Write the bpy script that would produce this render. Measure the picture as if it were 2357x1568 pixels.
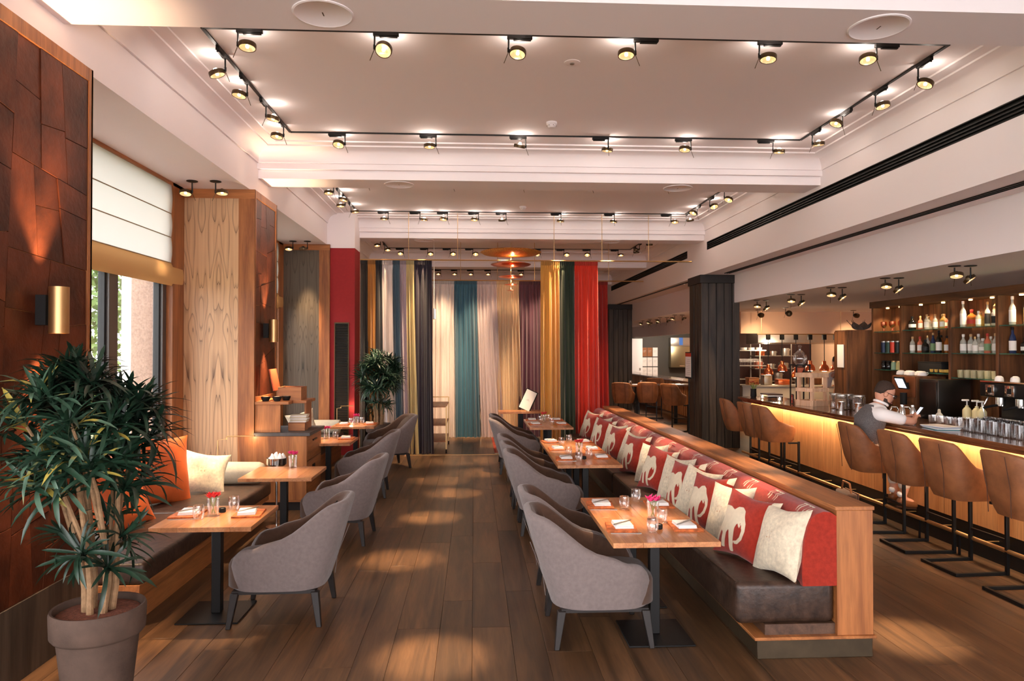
import bpy, bmesh, math, random
from mathutils import Vector, Matrix, Euler
for o in list(bpy.data.objects): bpy.data.objects.remove(o, do_unlink=True)
R = math.radians; PI = math.pi
scene = bpy.context.scene; COL = scene.collection
random.seed(7)
# ------------------------------------------------------------------ camera
cd = bpy.data.cameras.new('camera'); cam = bpy.data.objects.new('camera', cd); COL.objects.link(cam)
FPX = 1660.0
cd.sensor_width = 36.0; cd.lens = FPX/2357.0*36.0; cd.clip_start = .05; cd.clip_end = 200
cam.location = (0, 0, 1.9)
cam.rotation_euler = (R(90) + math.atan(22/FPX), 0, -math.atan(87.5/FPX))
scene.camera = cam
# ------------------------------------------------------------------ daylight and exposure
w = bpy.data.worlds.new('world'); scene.world = w; w.use_nodes = True
bg = w.node_tree.nodes['Background']; bg.inputs[0].default_value = (1.0, .965, .985, 1); bg.inputs[1].default_value = 5.0
scene.view_settings.view_transform = 'Standard'; scene.view_settings.look = 'None'
scene.view_settings.gamma = 1.0; scene.view_settings.use_curve_mapping = False
scene.view_settings.exposure = 0.56
SPOT_W = 4.2
# ------------------------------------------------------------------ helpers
def lin(c):
    return tuple((v/255/12.92 if v/255 <= .04045 else ((v/255+.055)/1.055)**2.4) for v in c) + (1,)
class MB:
    def __init__(s): s.v = []; s.f = []; s.m = []
    def add(s, vs, fs, m=0):
        b = len(s.v); s.v += [tuple(p) for p in vs]
        for q in fs: s.f.append([b+i for i in q]); s.m.append(m)
        return s
    def box(s, x0, x1, y0, y1, z0, z1, m=0, T=None):
        vs = [(x0,y0,z0),(x1,y0,z0),(x1,y1,z0),(x0,y1,z0),(x0,y0,z1),(x1,y0,z1),(x1,y1,z1),(x0,y1,z1)]
        if T is not None: vs = [tuple(T @ Vector(p)) for p in vs]
        return s.add(vs, [(0,3,2,1),(4,5,6,7),(0,1,5,4),(1,2,6,5),(2,3,7,6),(3,0,4,7)], m)
    def cbox(s, c, d, m=0, T=None):
        return s.box(c[0]-d[0]/2, c[0]+d[0]/2, c[1]-d[1]/2, c[1]+d[1]/2, c[2]-d[2]/2, c[2]+d[2]/2, m, T)
    def loft(s, rings, m=0, caps=True, closed=True):
        n = len(rings[0]); vs = [p for r in rings for p in r]; fs = []
        for i in range(len(rings)-1):
            for j in range(n if closed else n-1):
                k = (j+1) % n
                fs.append((i*n+j, i*n+k, (i+1)*n+k, (i+1)*n+j))
        if caps and closed:
            fs.append(tuple(range(n-1, -1, -1))); fs.append(tuple((len(rings)-1)*n+j for j in range(n)))
        return s.add(vs, fs, m)
    def cyl(s, p0, p1, r0, r1=None, n=12, m=0, caps=True):
        return s.tube([p0, p1], [r0, r0 if r1 is None else r1], n, m, caps)
    def tube(s, pts, r, n=8, m=0, caps=True):
        pts = [Vector(p) for p in pts]; k = len(pts)
        if not hasattr(r, '__len__'): r = [r]*k
        t = (pts[1]-pts[0]).normalized(); a = t.orthogonal().normalized(); rings = []
        for i in range(k):
            t2 = (pts[min(i+1, k-1)]-pts[max(i-1, 0)]).normalized()
            a = (a - t2*a.dot(t2))
            a = a.normalized() if a.length > 1e-6 else t2.orthogonal().normalized()
            b = t2.cross(a)
            rings.append([tuple(pts[i]+(a*math.cos(2*PI*j/n)+b*math.sin(2*PI*j/n))*r[i]) for j in range(n)])
        return s.loft(rings, m, caps)
    def lathe(s, prof, n=20, c=(0,0,0), m=0, caps=True, T=None):
        rings = []
        for r, z in prof:
            q = [(c[0]+max(r,1e-4)*math.cos(2*PI*j/n), c[1]+max(r,1e-4)*math.sin(2*PI*j/n), c[2]+z) for j in range(n)]
            if T is not None: q = [tuple(T @ Vector(p)) for p in q]
            rings.append(q)
        return s.loft(rings, m, caps)
    def prism(s, poly, lo, hi, ax='z', m=0):
        def f(p, h): return {'z': (p[0],p[1],h), 'x': (h,p[0],p[1]), 'y': (p[0],h,p[1])}[ax]
        return s.loft([[f(p, lo) for p in poly], [f(p, hi) for p in poly]], m)
    def grid(s, fn, nu, nv, m=0):
        vs = [fn(i/nu, j/nv) for i in range(nu+1) for j in range(nv+1)]
        fs = [(i*(nv+1)+j, (i+1)*(nv+1)+j, (i+1)*(nv+1)+j+1, i*(nv+1)+j+1) for i in range(nu) for j in range(nv)]
        return s.add(vs, fs, m)
    def mesh(s, name, mats, smooth=False, bev=0, seg=2, angle=40, fixn=True):
        me = bpy.data.meshes.new(name); me.from_pydata(s.v, [], s.f)
        if not isinstance(mats, (list, tuple)): mats = [mats]
        for q in mats: me.materials.append(q)
        if len(mats) > 1: me.polygons.foreach_set('material_index', s.m)
        if fixn or bev:
            bm = bmesh.new(); bm.from_mesh(me)
            if fixn: bmesh.ops.recalc_face_normals(bm, faces=bm.faces)
            if bev:
                es = [e for e in bm.edges if len(e.link_faces) == 2 and e.calc_face_angle(0) > .6]
                bmesh.ops.bevel(bm, geom=es, offset=bev, segments=seg, profile=.5, affect='EDGES', clamp_overlap=True)
            bm.to_mesh(me); bm.free()
        if smooth or bev:
            me.polygons.foreach_set('use_smooth', [True]*len(me.polygons))
            me.set_sharp_from_angle(angle=R(angle))
        me.update(); return me
    def obj(s, name, mats, parent=None, loc=None, **k):
        return mobj(name, s.mesh(name, mats, **k), parent, loc)
def mobj(name, me, parent=None, loc=None, rot=None):
    o = bpy.data.objects.new(name, me); COL.objects.link(o)
    if parent: o.parent = parent
    if loc is not None: o.location = loc
    if rot is not None: o.rotation_euler = rot
    return o
def tag(o, label, cat, group=None):
    o['label'] = label; o['category'] = cat
    if group: o['group'] = group
    return o
def thing(name, label, cat, loc=(0,0,0), rz=0, group=None):
    o = bpy.data.objects.new(name, None); COL.objects.link(o); o.empty_display_size = .1
    o.location = loc; o.rotation_euler = (0, 0, rz)
    return tag(o, label, cat, group)
def struct(o, label=None):
    o['kind'] = 'structure'
    if label: o['label'] = label
    return o
def stuff(o): o['kind'] = 'stuff'; return o
def dup(root, loc=None, rz=None, label=None, group=None, parent=None):
    c = root.copy(); COL.objects.link(c)
    if parent is not None: c.parent = parent
    if loc is not None: c.location = loc
    if rz is not None: c.rotation_euler = (0, 0, rz)
    if label: c['label'] = label
    if group: c['group'] = group
    for ch in list(root.children): dup(ch, parent=c)
    return c
def aim(d):   # rotation that turns -Z to direction d
    return Vector(d).to_track_quat('-Z', 'Y')
def spot(name, loc, target, power, size=20, blend=.7, col=(1,.66,.36), rad=.03, parent=None):
    l = bpy.data.lights.new(name, 'SPOT'); l.energy = power*SPOT_W; l.color = col; l.spot_size = R(size); l.spot_blend = blend; l.shadow_soft_size = rad
    o = bpy.data.objects.new(name, l); COL.objects.link(o); o.location = loc
    o.rotation_euler = aim(Vector(target)-Vector(loc)).to_euler()
    if parent:
        o.parent = parent; o.matrix_parent_inverse = parent.matrix_world.inverted()
    return o
ORD = ['first','second','third','fourth','fifth','sixth','seventh','eighth','ninth','tenth','eleventh','twelfth']
# ------------------------------------------------------------------ materials
MATS = {}
def nodes(name):
    m = bpy.data.materials.new(name); m.use_nodes = True; nt = m.node_tree
    return m, nt, nt.nodes['Principled BSDF']
def N(nt, t, **k):
    n = nt.nodes.new(t)
    for a, b in k.items(): setattr(n, a, b)
    return n
def ramp(nt, src, stops):
    r = N(nt, 'ShaderNodeValToRGB'); e = r.color_ramp.elements
    e[0].position, e[0].color = stops[0]; e[1].position, e[1].color = stops[-1]
    for p, c in stops[1:-1]: q = e.new(p); q.color = c
    nt.links.new(src, r.inputs[0]); return r.outputs[0]
def coord(nt, scale, rnd=True):
    tc = N(nt, 'ShaderNodeTexCoord'); v = tc.outputs['Object']
    if rnd:
        oi = N(nt, 'ShaderNodeObjectInfo'); mu = N(nt, 'ShaderNodeVectorMath', operation='MULTIPLY_ADD')
        cx = N(nt, 'ShaderNodeCombineXYZ')
        for i in range(3): nt.links.new(oi.outputs['Random'], cx.inputs[i])
        mu.inputs[1].default_value = (31.7, 53.1, 17.3); nt.links.new(cx.outputs[0], mu.inputs[0]); nt.links.new(v, mu.inputs[2]); v = mu.outputs[0]
    mp = N(nt, 'ShaderNodeMapping'); mp.inputs['Scale'].default_value = scale; nt.links.new(v, mp.inputs[0])
    return mp.outputs[0]
def noise(nt, vec, sc, det=4, dist=0, rough=.55):
    n = N(nt, 'ShaderNodeTexNoise'); n.inputs['Scale'].default_value = sc; n.inputs['Detail'].default_value = det
    n.inputs['Distortion'].default_value = dist; n.inputs['Roughness'].default_value = rough
    nt.links.new(vec, n.inputs['Vector']); return n.outputs['Fac']
def bump(nt, b, h, st, d=.01):
    n = N(nt, 'ShaderNodeBump'); n.inputs['Strength'].default_value = st; n.inputs['Distance'].default_value = d
    nt.links.new(h, n.inputs['Height']); nt.links.new(n.outputs[0], b.inputs['Normal'])
def M(name, col, rough=.5, metal=0, spec=.5, var=0, vs=8, bmp=0, bs=60, emit=0, ecol=None, alpha=1, trans=0, ior=1.45, sheen=0, coat=0, rnd=0, scl=(1,1,1)):
    m, nt, b = nodes(name); c = lin(col)
    b.inputs['Base Color'].default_value = c; b.inputs['Roughness'].default_value = rough; b.inputs['Metallic'].default_value = metal
    b.inputs['Specular IOR Level'].default_value = spec; b.inputs['IOR'].default_value = ior
    b.inputs['Transmission Weight'].default_value = trans; b.inputs['Alpha'].default_value = alpha
    b.inputs['Sheen Weight'].default_value = sheen; b.inputs['Coat Weight'].default_value = coat
    if emit: b.inputs['Emission Color'].default_value = lin(ecol or col); b.inputs['Emission Strength'].default_value = emit
    if var or bmp or rnd: vec = coord(nt, scl)
    if var:
        f = noise(nt, vec, vs, 5); lo = tuple(v*(1-var) for v in c[:3])+(1,); hi = tuple(min(1, v*(1+var)) for v in c[:3])+(1,)
        src = ramp(nt, f, [(.3, lo), (.7, hi)])
        if rnd:
            h = N(nt, 'ShaderNodeHueSaturation'); oi = N(nt, 'ShaderNodeObjectInfo'); mr = N(nt, 'ShaderNodeMapRange')
            mr.inputs[3].default_value = 1-rnd; mr.inputs[4].default_value = 1+rnd
            nt.links.new(oi.outputs['Random'], mr.inputs[0]); nt.links.new(mr.outputs[0], h.inputs['Value']); nt.links.new(src, h.inputs['Color']); src = h.outputs[0]
        nt.links.new(src, b.inputs['Base Color'])
    if bmp: bump(nt, b, noise(nt, vec, bs, 3), bmp)
    MATS[name] = m; return m
def wood(name, dark, light, axis='y', sc=1, rough=.4, rnd=.15, mid=None, coat=0, spec=.5, contrast=(.32,.68)):
    m, nt, b = nodes(name); s = {'x': (.55,8,8), 'y': (8,.55,8), 'z': (8,8,.55)}[axis]
    vec = coord(nt, tuple(q*sc for q in s))
    n1 = noise(nt, vec, 1.3, 5, 1.2); d, l = lin(dark), lin(light)
    src = ramp(nt, n1, [(contrast[0], d), (.5, lin(mid) if mid else tuple((x+y)/2 for x, y in zip(d, l))), (contrast[1], l)])
    mp = N(nt, 'ShaderNodeMapping'); mp.inputs['Scale'].default_value = (6,6,6); nt.links.new(vec, mp.inputs[0])
    n2 = noise(nt, mp.outputs[0], 2, 3)
    mx = N(nt, 'ShaderNodeMixRGB', blend_type='MULTIPLY'); mx.inputs[0].default_value = .5
    nt.links.new(src, mx.inputs[1]); nt.links.new(ramp(nt, n2, [(.35, (.6,.6,.6,1)), (.6, (1,1,1,1))]), mx.inputs[2])
    h = N(nt, 'ShaderNodeHueSaturation'); oi = N(nt, 'ShaderNodeObjectInfo'); mr = N(nt, 'ShaderNodeMapRange')
    mr.inputs[3].default_value = 1-rnd; mr.inputs[4].default_value = 1+rnd
    nt.links.new(oi.outputs['Random'], mr.inputs[0]); nt.links.new(mr.outputs[0], h.inputs['Value']); nt.links.new(mx.outputs[0], h.inputs['Color'])
    nt.links.new(h.outputs[0], b.inputs['Base Color']); b.inputs['Roughness'].default_value = rough; b.inputs['Coat Weight'].default_value = coat
    b.inputs['Specular IOR Level'].default_value = spec
    bump(nt, b, n2, .12, .004); MATS[name] = m; return m
def glass(name, col=(255,255,255), rough=0.0, a=.14, metal=0):
    # thin glass: mostly see-through with a fresnel gloss
    m = bpy.data.materials.new(name); m.use_nodes = True; nt = m.node_tree; nt.nodes.clear()
    out = N(nt, 'ShaderNodeOutputMaterial'); t = N(nt, 'ShaderNodeBsdfTransparent'); g = N(nt, 'ShaderNodeBsdfGlossy'); mx = N(nt, 'ShaderNodeMixShader')
    lw = N(nt, 'ShaderNodeLayerWeight'); lw.inputs[0].default_value = .35
    mr = N(nt, 'ShaderNodeMapRange'); mr.inputs[3].default_value = a*.5; mr.inputs[4].default_value = min(1, a*5)
    nt.links.new(lw.outputs['Facing'], mr.inputs[0])
    t.inputs[0].default_value = lin(col); g.inputs[0].default_value = (1,1,1,1); g.inputs['Roughness'].default_value = rough
    nt.links.new(mr.outputs[0], mx.inputs[0]); nt.links.new(t.outputs[0], mx.inputs[1]); nt.links.new(g.outputs[0], mx.inputs[2]); nt.links.new(mx.outputs[0], out.inputs[0])
    MATS[name] = m; return m
m_ceil = M('ceiling_paint', (244,235,236), .85, spec=.2)
m_plank = wood('oak_floor', (44,31,21), (116,83,54), 'y', .8, .40, .34, spec=.45, contrast=(.25,.78))
m_floor = M('floor_under', (88,62,45), .5, var=.2, vs=3)
m_teak = wood('teak', (132,76,38), (186,118,64), 'z', .8, .45, .06)
m_teakx = wood('teak_across', (132,76,38), (186,118,64), 'x', .8, .45, .06)
m_teaky = wood('teak_along', (136,80,40), (188,120,66), 'y', .8, .45, .06)
m_top = wood('tabletop_wood', (170,104,60), (208,146,96), 'y', .9, .32, .16, coat=.15)
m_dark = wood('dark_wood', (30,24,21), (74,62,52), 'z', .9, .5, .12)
m_blackwood = M('black_wood', (34,28,26), .5, var=.2, vs=20)
m_black = M('black_metal', (22,21,21), .45, .3)
m_blk = M('matt_black', (14,13,13), .7)
m_bronze = M('bronze_metal', (92,76,56), .35, .85)
m_brass = M('brass', (196,158,108), .38, .9)
m_chrome = M('chrome', (225,222,218), .12, 1)
m_steel = M('steel', (170,165,158), .35, .9)
m_refl = M('reflector', (235,225,205), .2, .9)
m_bulb = M('bulb', (255,214,160), .3, emit=14, ecol=(255,196,120))
m_bulb.cycles.emission_sampling = 'NONE'
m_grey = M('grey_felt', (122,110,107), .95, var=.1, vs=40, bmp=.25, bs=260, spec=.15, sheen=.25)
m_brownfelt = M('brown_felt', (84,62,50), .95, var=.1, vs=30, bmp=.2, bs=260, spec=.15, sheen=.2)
m_tan = M('tan_leather', (134,84,50), .55, var=.28, vs=7, bmp=.15, bs=70)
m_seam = M('seam_thread', (70,42,26), .7)
m_benchleather = M('dark_leather', (56,40,31), .40, var=.62, vs=16, bmp=.2, bs=45)
m_cream = M('cream_fabric', (212,198,172), .9, var=.06, vs=30, bmp=.2, bs=200, spec=.1)
m_orange = M('orange_leather', (196,92,42), .5, var=.2, vs=5, bmp=.15, bs=30)
m_white = M('white_cloth', (240,238,236), .9, bmp=.1, bs=120, spec=.1)
m_paper = M('paper', (238,232,226), .9, spec=.1)
m_glass = glass('clear_glass')
m_pane = glass('window_glass', a=.05)
m_redwall = M('red_plaster', (158,36,40), .8, var=.06, vs=20)
m_copper = M('copper', (214,122,84), .28, .95)
m_goldleaf = M('gold_leaf', (216,150,72), .5, .45, var=.5, vs=60, bmp=.6, bs=120)
m_terracotta = M('weathered_clay', (84,66,56), .85, var=.28, vs=6, bmp=.3, bs=30)
m_soil = M('soil', (112,64,46), .95, var=.4, vs=50, bmp=.6, bs=90)
m_bark = M('bark', (150,118,86), .9, var=.25, vs=30, bmp=.5, bs=60)
m_screen = M('screen', (215,228,250), .3, emit=1.2)
m_skin = M('skin', (206,150,124), .55, spec=.3)
# ================================================================== STRUCTURE
# ---- floor: oak planks laid along the room
fl = struct(MB().box(-3.7, 10, -6.5, 31, -.2, -.02).obj('floor', m_floor))
plank_me = {}
def plank_mesh(L, wd):
    k = (round(L, 2), wd)
    if k not in plank_me:
        plank_me[k] = MB().box(-wd/2, wd/2, -L/2, L/2, -.02, 0).mesh('plank', m_plank, bev=.0014, seg=1)
    return plank_me[k]
far_v = []; rng = random.Random(11); PW = .245; strips = []; x = -2.95; k = 0
while x < 6.8:
    wd = (.26, .21, .29, .22)[k % 4]; strips.append((x+wd/2, wd)); x += wd; k += 1
for x, wd in strips:
    if x < -2.6: y0, y1 = 2.2, 9
    elif x > 4.6: y0, y1 = 3.0, 6.5
    else: y0, y1 = 2.2, 15.6
    y = y0 - rng.random()*1.6
    while y < y1:
        L = rng.choice([1.5, 1.9, 2.2, 2.6])
        mobj('plank', plank_mesh(L-.0014, wd-.0014), fl, (x, y+L/2, 0)); y += L
    strip_end = y
    m_ = MB()
    while y < 30: m_.box(x-wd/2+.0007, x+wd/2-.0007, y, min(30.5, y+2.3), -.02, -.0003); y += 2.3014
    far_v.append(m_)
bm_ = MB()
for q in far_v: bm_.add(q.v, q.f)
x = strips[-1][0]+strips[-1][1]/2
while x < 9.7:
    y = 3
    while y < 30: bm_.box(x+.0007, x+.245-.0007, y, min(30.5, y+2.3), -.02, -.0003); y += 2.3014
    x += .245
stuff(bm_.obj('far_planks', m_plank, fl))
# ---- ceilings, beams, coffers
ZC, ZB = 4.4, 4.02
struct(MB().box(-2.66, 4.55, -6.5, 31, ZC, ZC+.1).obj('ceiling', m_ceil))
beams = [(-.35, .12), (4.34, 4.81), (9.03, 9.49), (13.72, 14.18), (18.4, 18.87), (23.1, 23.56)]
for k, (a, b) in enumerate(beams):
    m = MB().box(-2.66, 4.45, a, b, ZB, ZC+.05); m.box(-2.66, 4.45, a-.05, b+.05, 4.13, ZC+.05)
    struct(m.obj('ceiling_beam', m_ceil), 'white cross beam under the ceiling')
def coffer(y0, y1, k):
    x0, x1 = -2.66, 4.45
    pr = [(-.01, 4.2), (.02, 4.2), (.02, 4.215)]
    for i in range(7):
        t = i/6*PI/2; pr.append((.02+.16*math.sin(t)**1.0*1.0 if False else .02+.16*(1-math.cos(t)), 4.215+.15*math.sin(t)))
    pr += [(.18, 4.383), (.30, 4.383), (.30, 4.41)]
    rings = []
    for d, z in pr: rings.append([(x0+d, y0+d, z), (x1-d, y0+d, z), (x1-d, y1-d, z), (x0+d, y1-d, z)])
    m = MB().loft(rings, caps=False)
    struct(m.obj('trim_%d' % k, m_ceil, fixn=False, smooth=True, angle=30))
for k in range(5): coffer(beams[k][1]+.05, beams[k+1][0]-.05, k+1)
# left longitudinal drop over the window bays
struct(MB().box(-3.75, -2.66, -6.5, 13.2, 3.81, 4.5).obj('ceiling_bay', m_ceil))
struct(MB().box(-3.75, -2.16, 13.2, 13.78, 3.75, 4.5).box(-3.75, -2.66, 13.78, 31, 3.4, 4.5).obj('ceiling_bulkhead', m_ceil))
# right longitudinal beam with air slots
m = MB().box(4.5, 5.05, -6.5, 31, 3.36, 4.5)
m.box(4.45, 4.5, -6.5, 31, 3.36, 3.815).box(4.45, 4.5, -6.5, 31, 3.97, 4.5)
for a, b in ((-6.5, -1.5), (13.57, 14.83), (23.2, 31)): m.box(4.45, 4.5, a, b, 3.815, 3.97)
struct(m.obj('ceiling_beam', m_ceil), 'long white beam above the bench back')
def slot_vent(name, label, y0, y1):
    t = thing(name, label, 'air vent', (4.49, y0, 3.8925), group='black slot vents in the long beam')
    L = y1-y0
    MB().box(0, .009, 0, L, -.077, .077).obj('back_plate', m_blk, t)
    MB().box(-.041, .0, 0, L, .068, .077).box(-.041, 0, 0, L, -.077, -.068).box(-.041, 0, 0, .012, -.068, .068).box(-.041, 0, L-.012, L, -.068, .068).obj('frame', m_black, t)
    for z in (-.034, 0, .034):
        MB().box(-.03, 0, .012, L-.012, z-.006, z+.006).obj('slat', m_black, t)
slot_vent('slot_vent', 'long black slot vent running above the near part of the bench', -1.5, 13.56)
slot_vent('slot_vent', 'short black slot vent in the beam past the dark column', 14.84, 23.19)
t = thing('linear_slot', 'thin black double slot in the underside of the long beam', 'air vent', (4.73, 2, 3.352))
MB().box(0, .1, 0, 11.4, 0, .0075).obj('back_plate', m_blk, t)
for x in (0, .046, .092): MB().box(x, x+.008, 0, 11.4, -.006, 0).obj('rail', m_black, t)
t = thing('linear_slot', 'thin black track in the beam underside between the dark columns', 'air vent', (4.55, 14.75, 3.352))
MB().box(0, .05, 0, 8, -.012, .0075).obj('rail', m_black, t)
# bar ceiling and fascia
struct(MB().box(5.05, 10, -6.5, 31, 2.82, 3.36).obj('ceiling_bar', m_ceil))
# ---- walls
m_wallwarm = M('warm_wall', (226,188,158), .85, spec=.2)
struct(MB().box(-3.75, -3.55, -6.5, 13.3, -.2, .5).obj('wall_left', m_ceil))
struct(MB().box(-2.9, -2.7, 13.78, 31, -.2, 3.45).obj('wall_left', m_ceil))
struct(MB().box(-3, 10, 30.5, 30.7, -.2, 4.5).obj('wall_back', m_ceil))
struct(MB().box(9.8, 10, -6.5, 31, -.2, 3).obj('wall_right', m_wallwarm))
# wall above the kitchen pass (faces the camera) and the one along the aisle
struct(MB().box(6.4, 9.8, 17, 17.15, 2.3, 2.82).obj('wall_kitchen', m_wallwarm))
struct(MB().box(6.4, 6.55, 17.15, 29, 2.4, 2.82).obj('wall_kitchen', m_ceil))
# ---- pillars with copper patchwork
m_patch = M('patina_copper', (88,42,22), .42, .5, var=.5, vs=4, bmp=.25, bs=26, rnd=.3)
m_seamc = M('copper_seam', (152,88,50), .5, .6)
m_book = None
def bookmatch(name, dark, light, cx, per):
    m, nt, b = nodes(name); tc = N(nt, 'ShaderNodeTexCoord'); sp = N(nt, 'ShaderNodeSeparateXYZ'); nt.links.new(tc.outputs['Object'], sp.inputs[0])
    pp = N(nt, 'ShaderNodeMath', operation='PINGPONG'); pp.inputs[1].default_value = per
    ad = N(nt, 'ShaderNodeMath', operation='ADD'); ad.inputs[1].default_value = cx; nt.links.new(sp.outputs[0], ad.inputs[0]); nt.links.new(ad.outputs[0], pp.inputs[0])
    cb = N(nt, 'ShaderNodeCombineXYZ'); nt.links.new(pp.outputs[0], cb.inputs[0]); nt.links.new(sp.outputs[2], cb.inputs[2])
    mp = N(nt, 'ShaderNodeMapping'); mp.inputs['Scale'].default_value = (3.2, 1, .42); nt.links.new(cb.outputs[0], mp.inputs[0])
    n1 = noise(nt, mp.outputs[0], 1.5, 2, .35, .45)
    mu = N(nt, 'ShaderNodeMath', operation='MULTIPLY'); mu.inputs[1].default_value = 13; nt.links.new(n1, mu.inputs[0])
    fr = N(nt, 'ShaderNodeMath', operation='FRACT'); nt.links.new(mu.outputs[0], fr.inputs[0])
    mp2 = N(nt, 'ShaderNodeMapping'); mp2.inputs['Scale'].default_value = (26, 1, .5); nt.links.new(cb.outputs[0], mp2.inputs[0])
    n2 = noise(nt, mp2.outputs[0], 1.4, 3, .4)
    lt = lin(light); md = tuple(v*.72 for v in lt[:3])+(1,)
    c1 = ramp(nt, fr.outputs[0], [(.0, lin(dark)), (.06, md), (.35, lt), (.9, lt), (1, md)])
    mx = N(nt, 'ShaderNodeMixRGB', blend_type='MULTIPLY'); mx.inputs[0].default_value = .7; nt.links.new(c1, mx.inputs[1])
    nt.links.new(ramp(nt, n2, [(.3, (.66,.58,.52,1)), (.62, (1,1,1,1))]), mx.inputs[2]); nt.links.new(mx.outputs[0], b.inputs['Base Color'])
    b.inputs['Roughness'].default_value = .42; return m
m_book = bookmatch('walnut_veneer', (96,64,44), (208,168,128), 3.02, .2)
m_book3 = bookmatch('grey_veneer', (40,34,30), (96,86,74), 3.02, .15)
def split(poly, n, rg):
    out = [poly]
    while len(out) < n:
        out.sort(key=lambda p: -abs(sum(p[i][0]*p[(i+1) % len(p)][1]-p[(i+1) % len(p)][0]*p[i][1] for i in range(len(p)))))
        p = out.pop(rg.randrange(min(3, len(out))))
        xs = [q[0] for q in p]; ys = [q[1] for q in p]; w_, h_ = max(xs)-min(xs), max(ys)-min(ys)
        c = (min(xs)+w_*rg.uniform(.35,.65), min(ys)+h_*rg.uniform(.35,.65))
        ang = (rg.gauss(0,.13) if h_ > w_*1.5 else PI/2+rg.gauss(0,.1)); nx, ny = -math.sin(ang), math.cos(ang)
        A, B = [], []
        for i in range(len(p)):
            a, b = p[i], p[(i+1) % len(p)]; da = (a[0]-c[0])*nx+(a[1]-c[1])*ny; db = (b[0]-c[0])*nx+(b[1]-c[1])*ny
            (A if da >= 0 else B).append(a)
            if da*db < 0:
                k = da/(da-db); q = (a[0]+(b[0]-a[0])*k, a[1]+(b[1]-a[1])*k); A.append(q); B.append(q)
        if len(A) < 3 or len(B) < 3: out.append(p); continue
        out += [A, B]
    return out
def inset(p, d):
    cx = sum(q[0] for q in p)/len(p); cy = sum(q[1] for q in p)/len(p); r = []
    for q in p:
        v = Vector((cx-q[0], cy-q[1])); L = v.length or 1; r.append((q[0]+v.x/L*d, q[1]+v.y/L*d))
    return r
def pillar(label, y0, y1, pz0, npatch, seed, front, low=None):
    t = bpy.data.objects.new('wall_pillar', None); COL.objects.link(t); struct(t, label); t.location = (-2.6, y0, 0)
    rg = random.Random(seed); L = y1-y0; bw = .05
    MB().box(-.95, -.02, .02, L-.02, 0, 3.81).obj('core', m_teak, t)
    # frame on the room side
    for a, b, c, d in ((0, bw, 0, 3.81), (L-bw, L, 0, 3.81), (bw, L-bw, 3.72, 3.81), (bw, L-bw, 0, pz0)):
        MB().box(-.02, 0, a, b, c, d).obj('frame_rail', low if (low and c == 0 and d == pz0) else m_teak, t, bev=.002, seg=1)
    for i, p in enumerate(split([(bw, pz0), (L-bw, pz0), (L-bw, 3.72), (bw, 3.72)], npatch, rg)):
        MB().prism(inset(p, .0035), -.02, -.012+rg.random()*.007, 'x').obj('copper_patch', m_patch, t)
    # faces toward the windows' light
    if front:
        mm, trim = front
        MB().box(-.84, -.19, 0, .02, .0, 3.7).obj('veneer_panel', mm, t)
        MB().box(-.84, 0, -.003, .02, 3.7, 3.81).obj('frame_rail', m_teakx, t)
        MB().box(-.19, 0, -.003, .02, 0, 3.7).obj('frame_rail', m_teak, t)
    MB().box(-.84, 0, L-.02, L, 0, 3.81).obj('veneer_panel', m_teak, t)
    return t
pillar('near wall pillar clad in dark copper patchwork', 3.25, 5.05, .45, 62, 3, None, m_dark)  # lower rail in dark wood, with the shade there put into its colour
pillar('middle wall pillar with walnut veneer and copper patchwork', 8.7, 9.66, 1.34, 30, 5, (m_book, 1))
pillar('far wall pillar with grey veneer panel', 13.15, 13.78, 1.34, 8, 9, (m_book3, 1))
# red block with louvre
rb = struct(MB().box(-2.6, -2.16, 13.2, 13.78, 0, 3.75).obj('wall_red', m_redwall), 'red painted wall block beside the curtains')
t = thing('louvre_panel', 'tall grey louvre grille on the red wall', 'vent', (-2.39, 13.2, 0))
MB().box(-.13, -.115, -.025, 0, .3, 2.4).box(.115, .13, -.025, 0, .3, 2.4).box(-.115, .115, -.025, 0, 2.38, 2.4).box(-.115, .115, -.025, 0, .3, .32).obj('frame', m_bronze, t)
MB().box(-.115, .115, -.004, 0, .32, 2.38).obj('back_plate', m_blk, t)
sl = MB().box(-.115, .115, -.006, .006, -.0015, .0015).mesh('louvre_slat', m_bronze)
for i in range(68):
    mobj('louvre_slat', sl, t, (0, -.013, .34+i*.03), (R(35), 0, 0))
# ---- dark timber columns
def column(label, x0, x1, y0, y1):
    t = bpy.data.objects.new('wall_column', None); COL.objects.link(t); struct(t, label); t.location = (x0, y0, 0); w_, d_ = x1-x0, y1-y0
    MB().box(.03, w_-.03, .03, d_-.03, 0, 3.36).obj('core', m_blackwood, t)
    n = 5; rg = random.Random(x0+y0)
    for i in range(n):
        a = w_/n*i
        MB().box(a+.006, a+w_/n-.006, rg.uniform(0,.012), .03, 0, 3.2).obj('plank', m_dark, t, bev=.004, seg=1)
    for i in range(n):
        a = d_/n*i
        MB().box(rg.uniform(0,.012), .03, a+.006, a+d_/n-.006, 0, 3.2).obj('plank', m_dark, t, bev=.004, seg=1)
    MB().box(-.02, w_+.02, -.02, d_+.02, 3.2, 3.36).obj('cap', m_blackwood, t, bev=.004, seg=1)
column('dark timber column standing at the end of the bar', 4.39, 5.16, 13.75, 14.52)
column('dark timber column beyond the red curtains', 4.3, 5.05, 22.8, 23.5)
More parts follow.
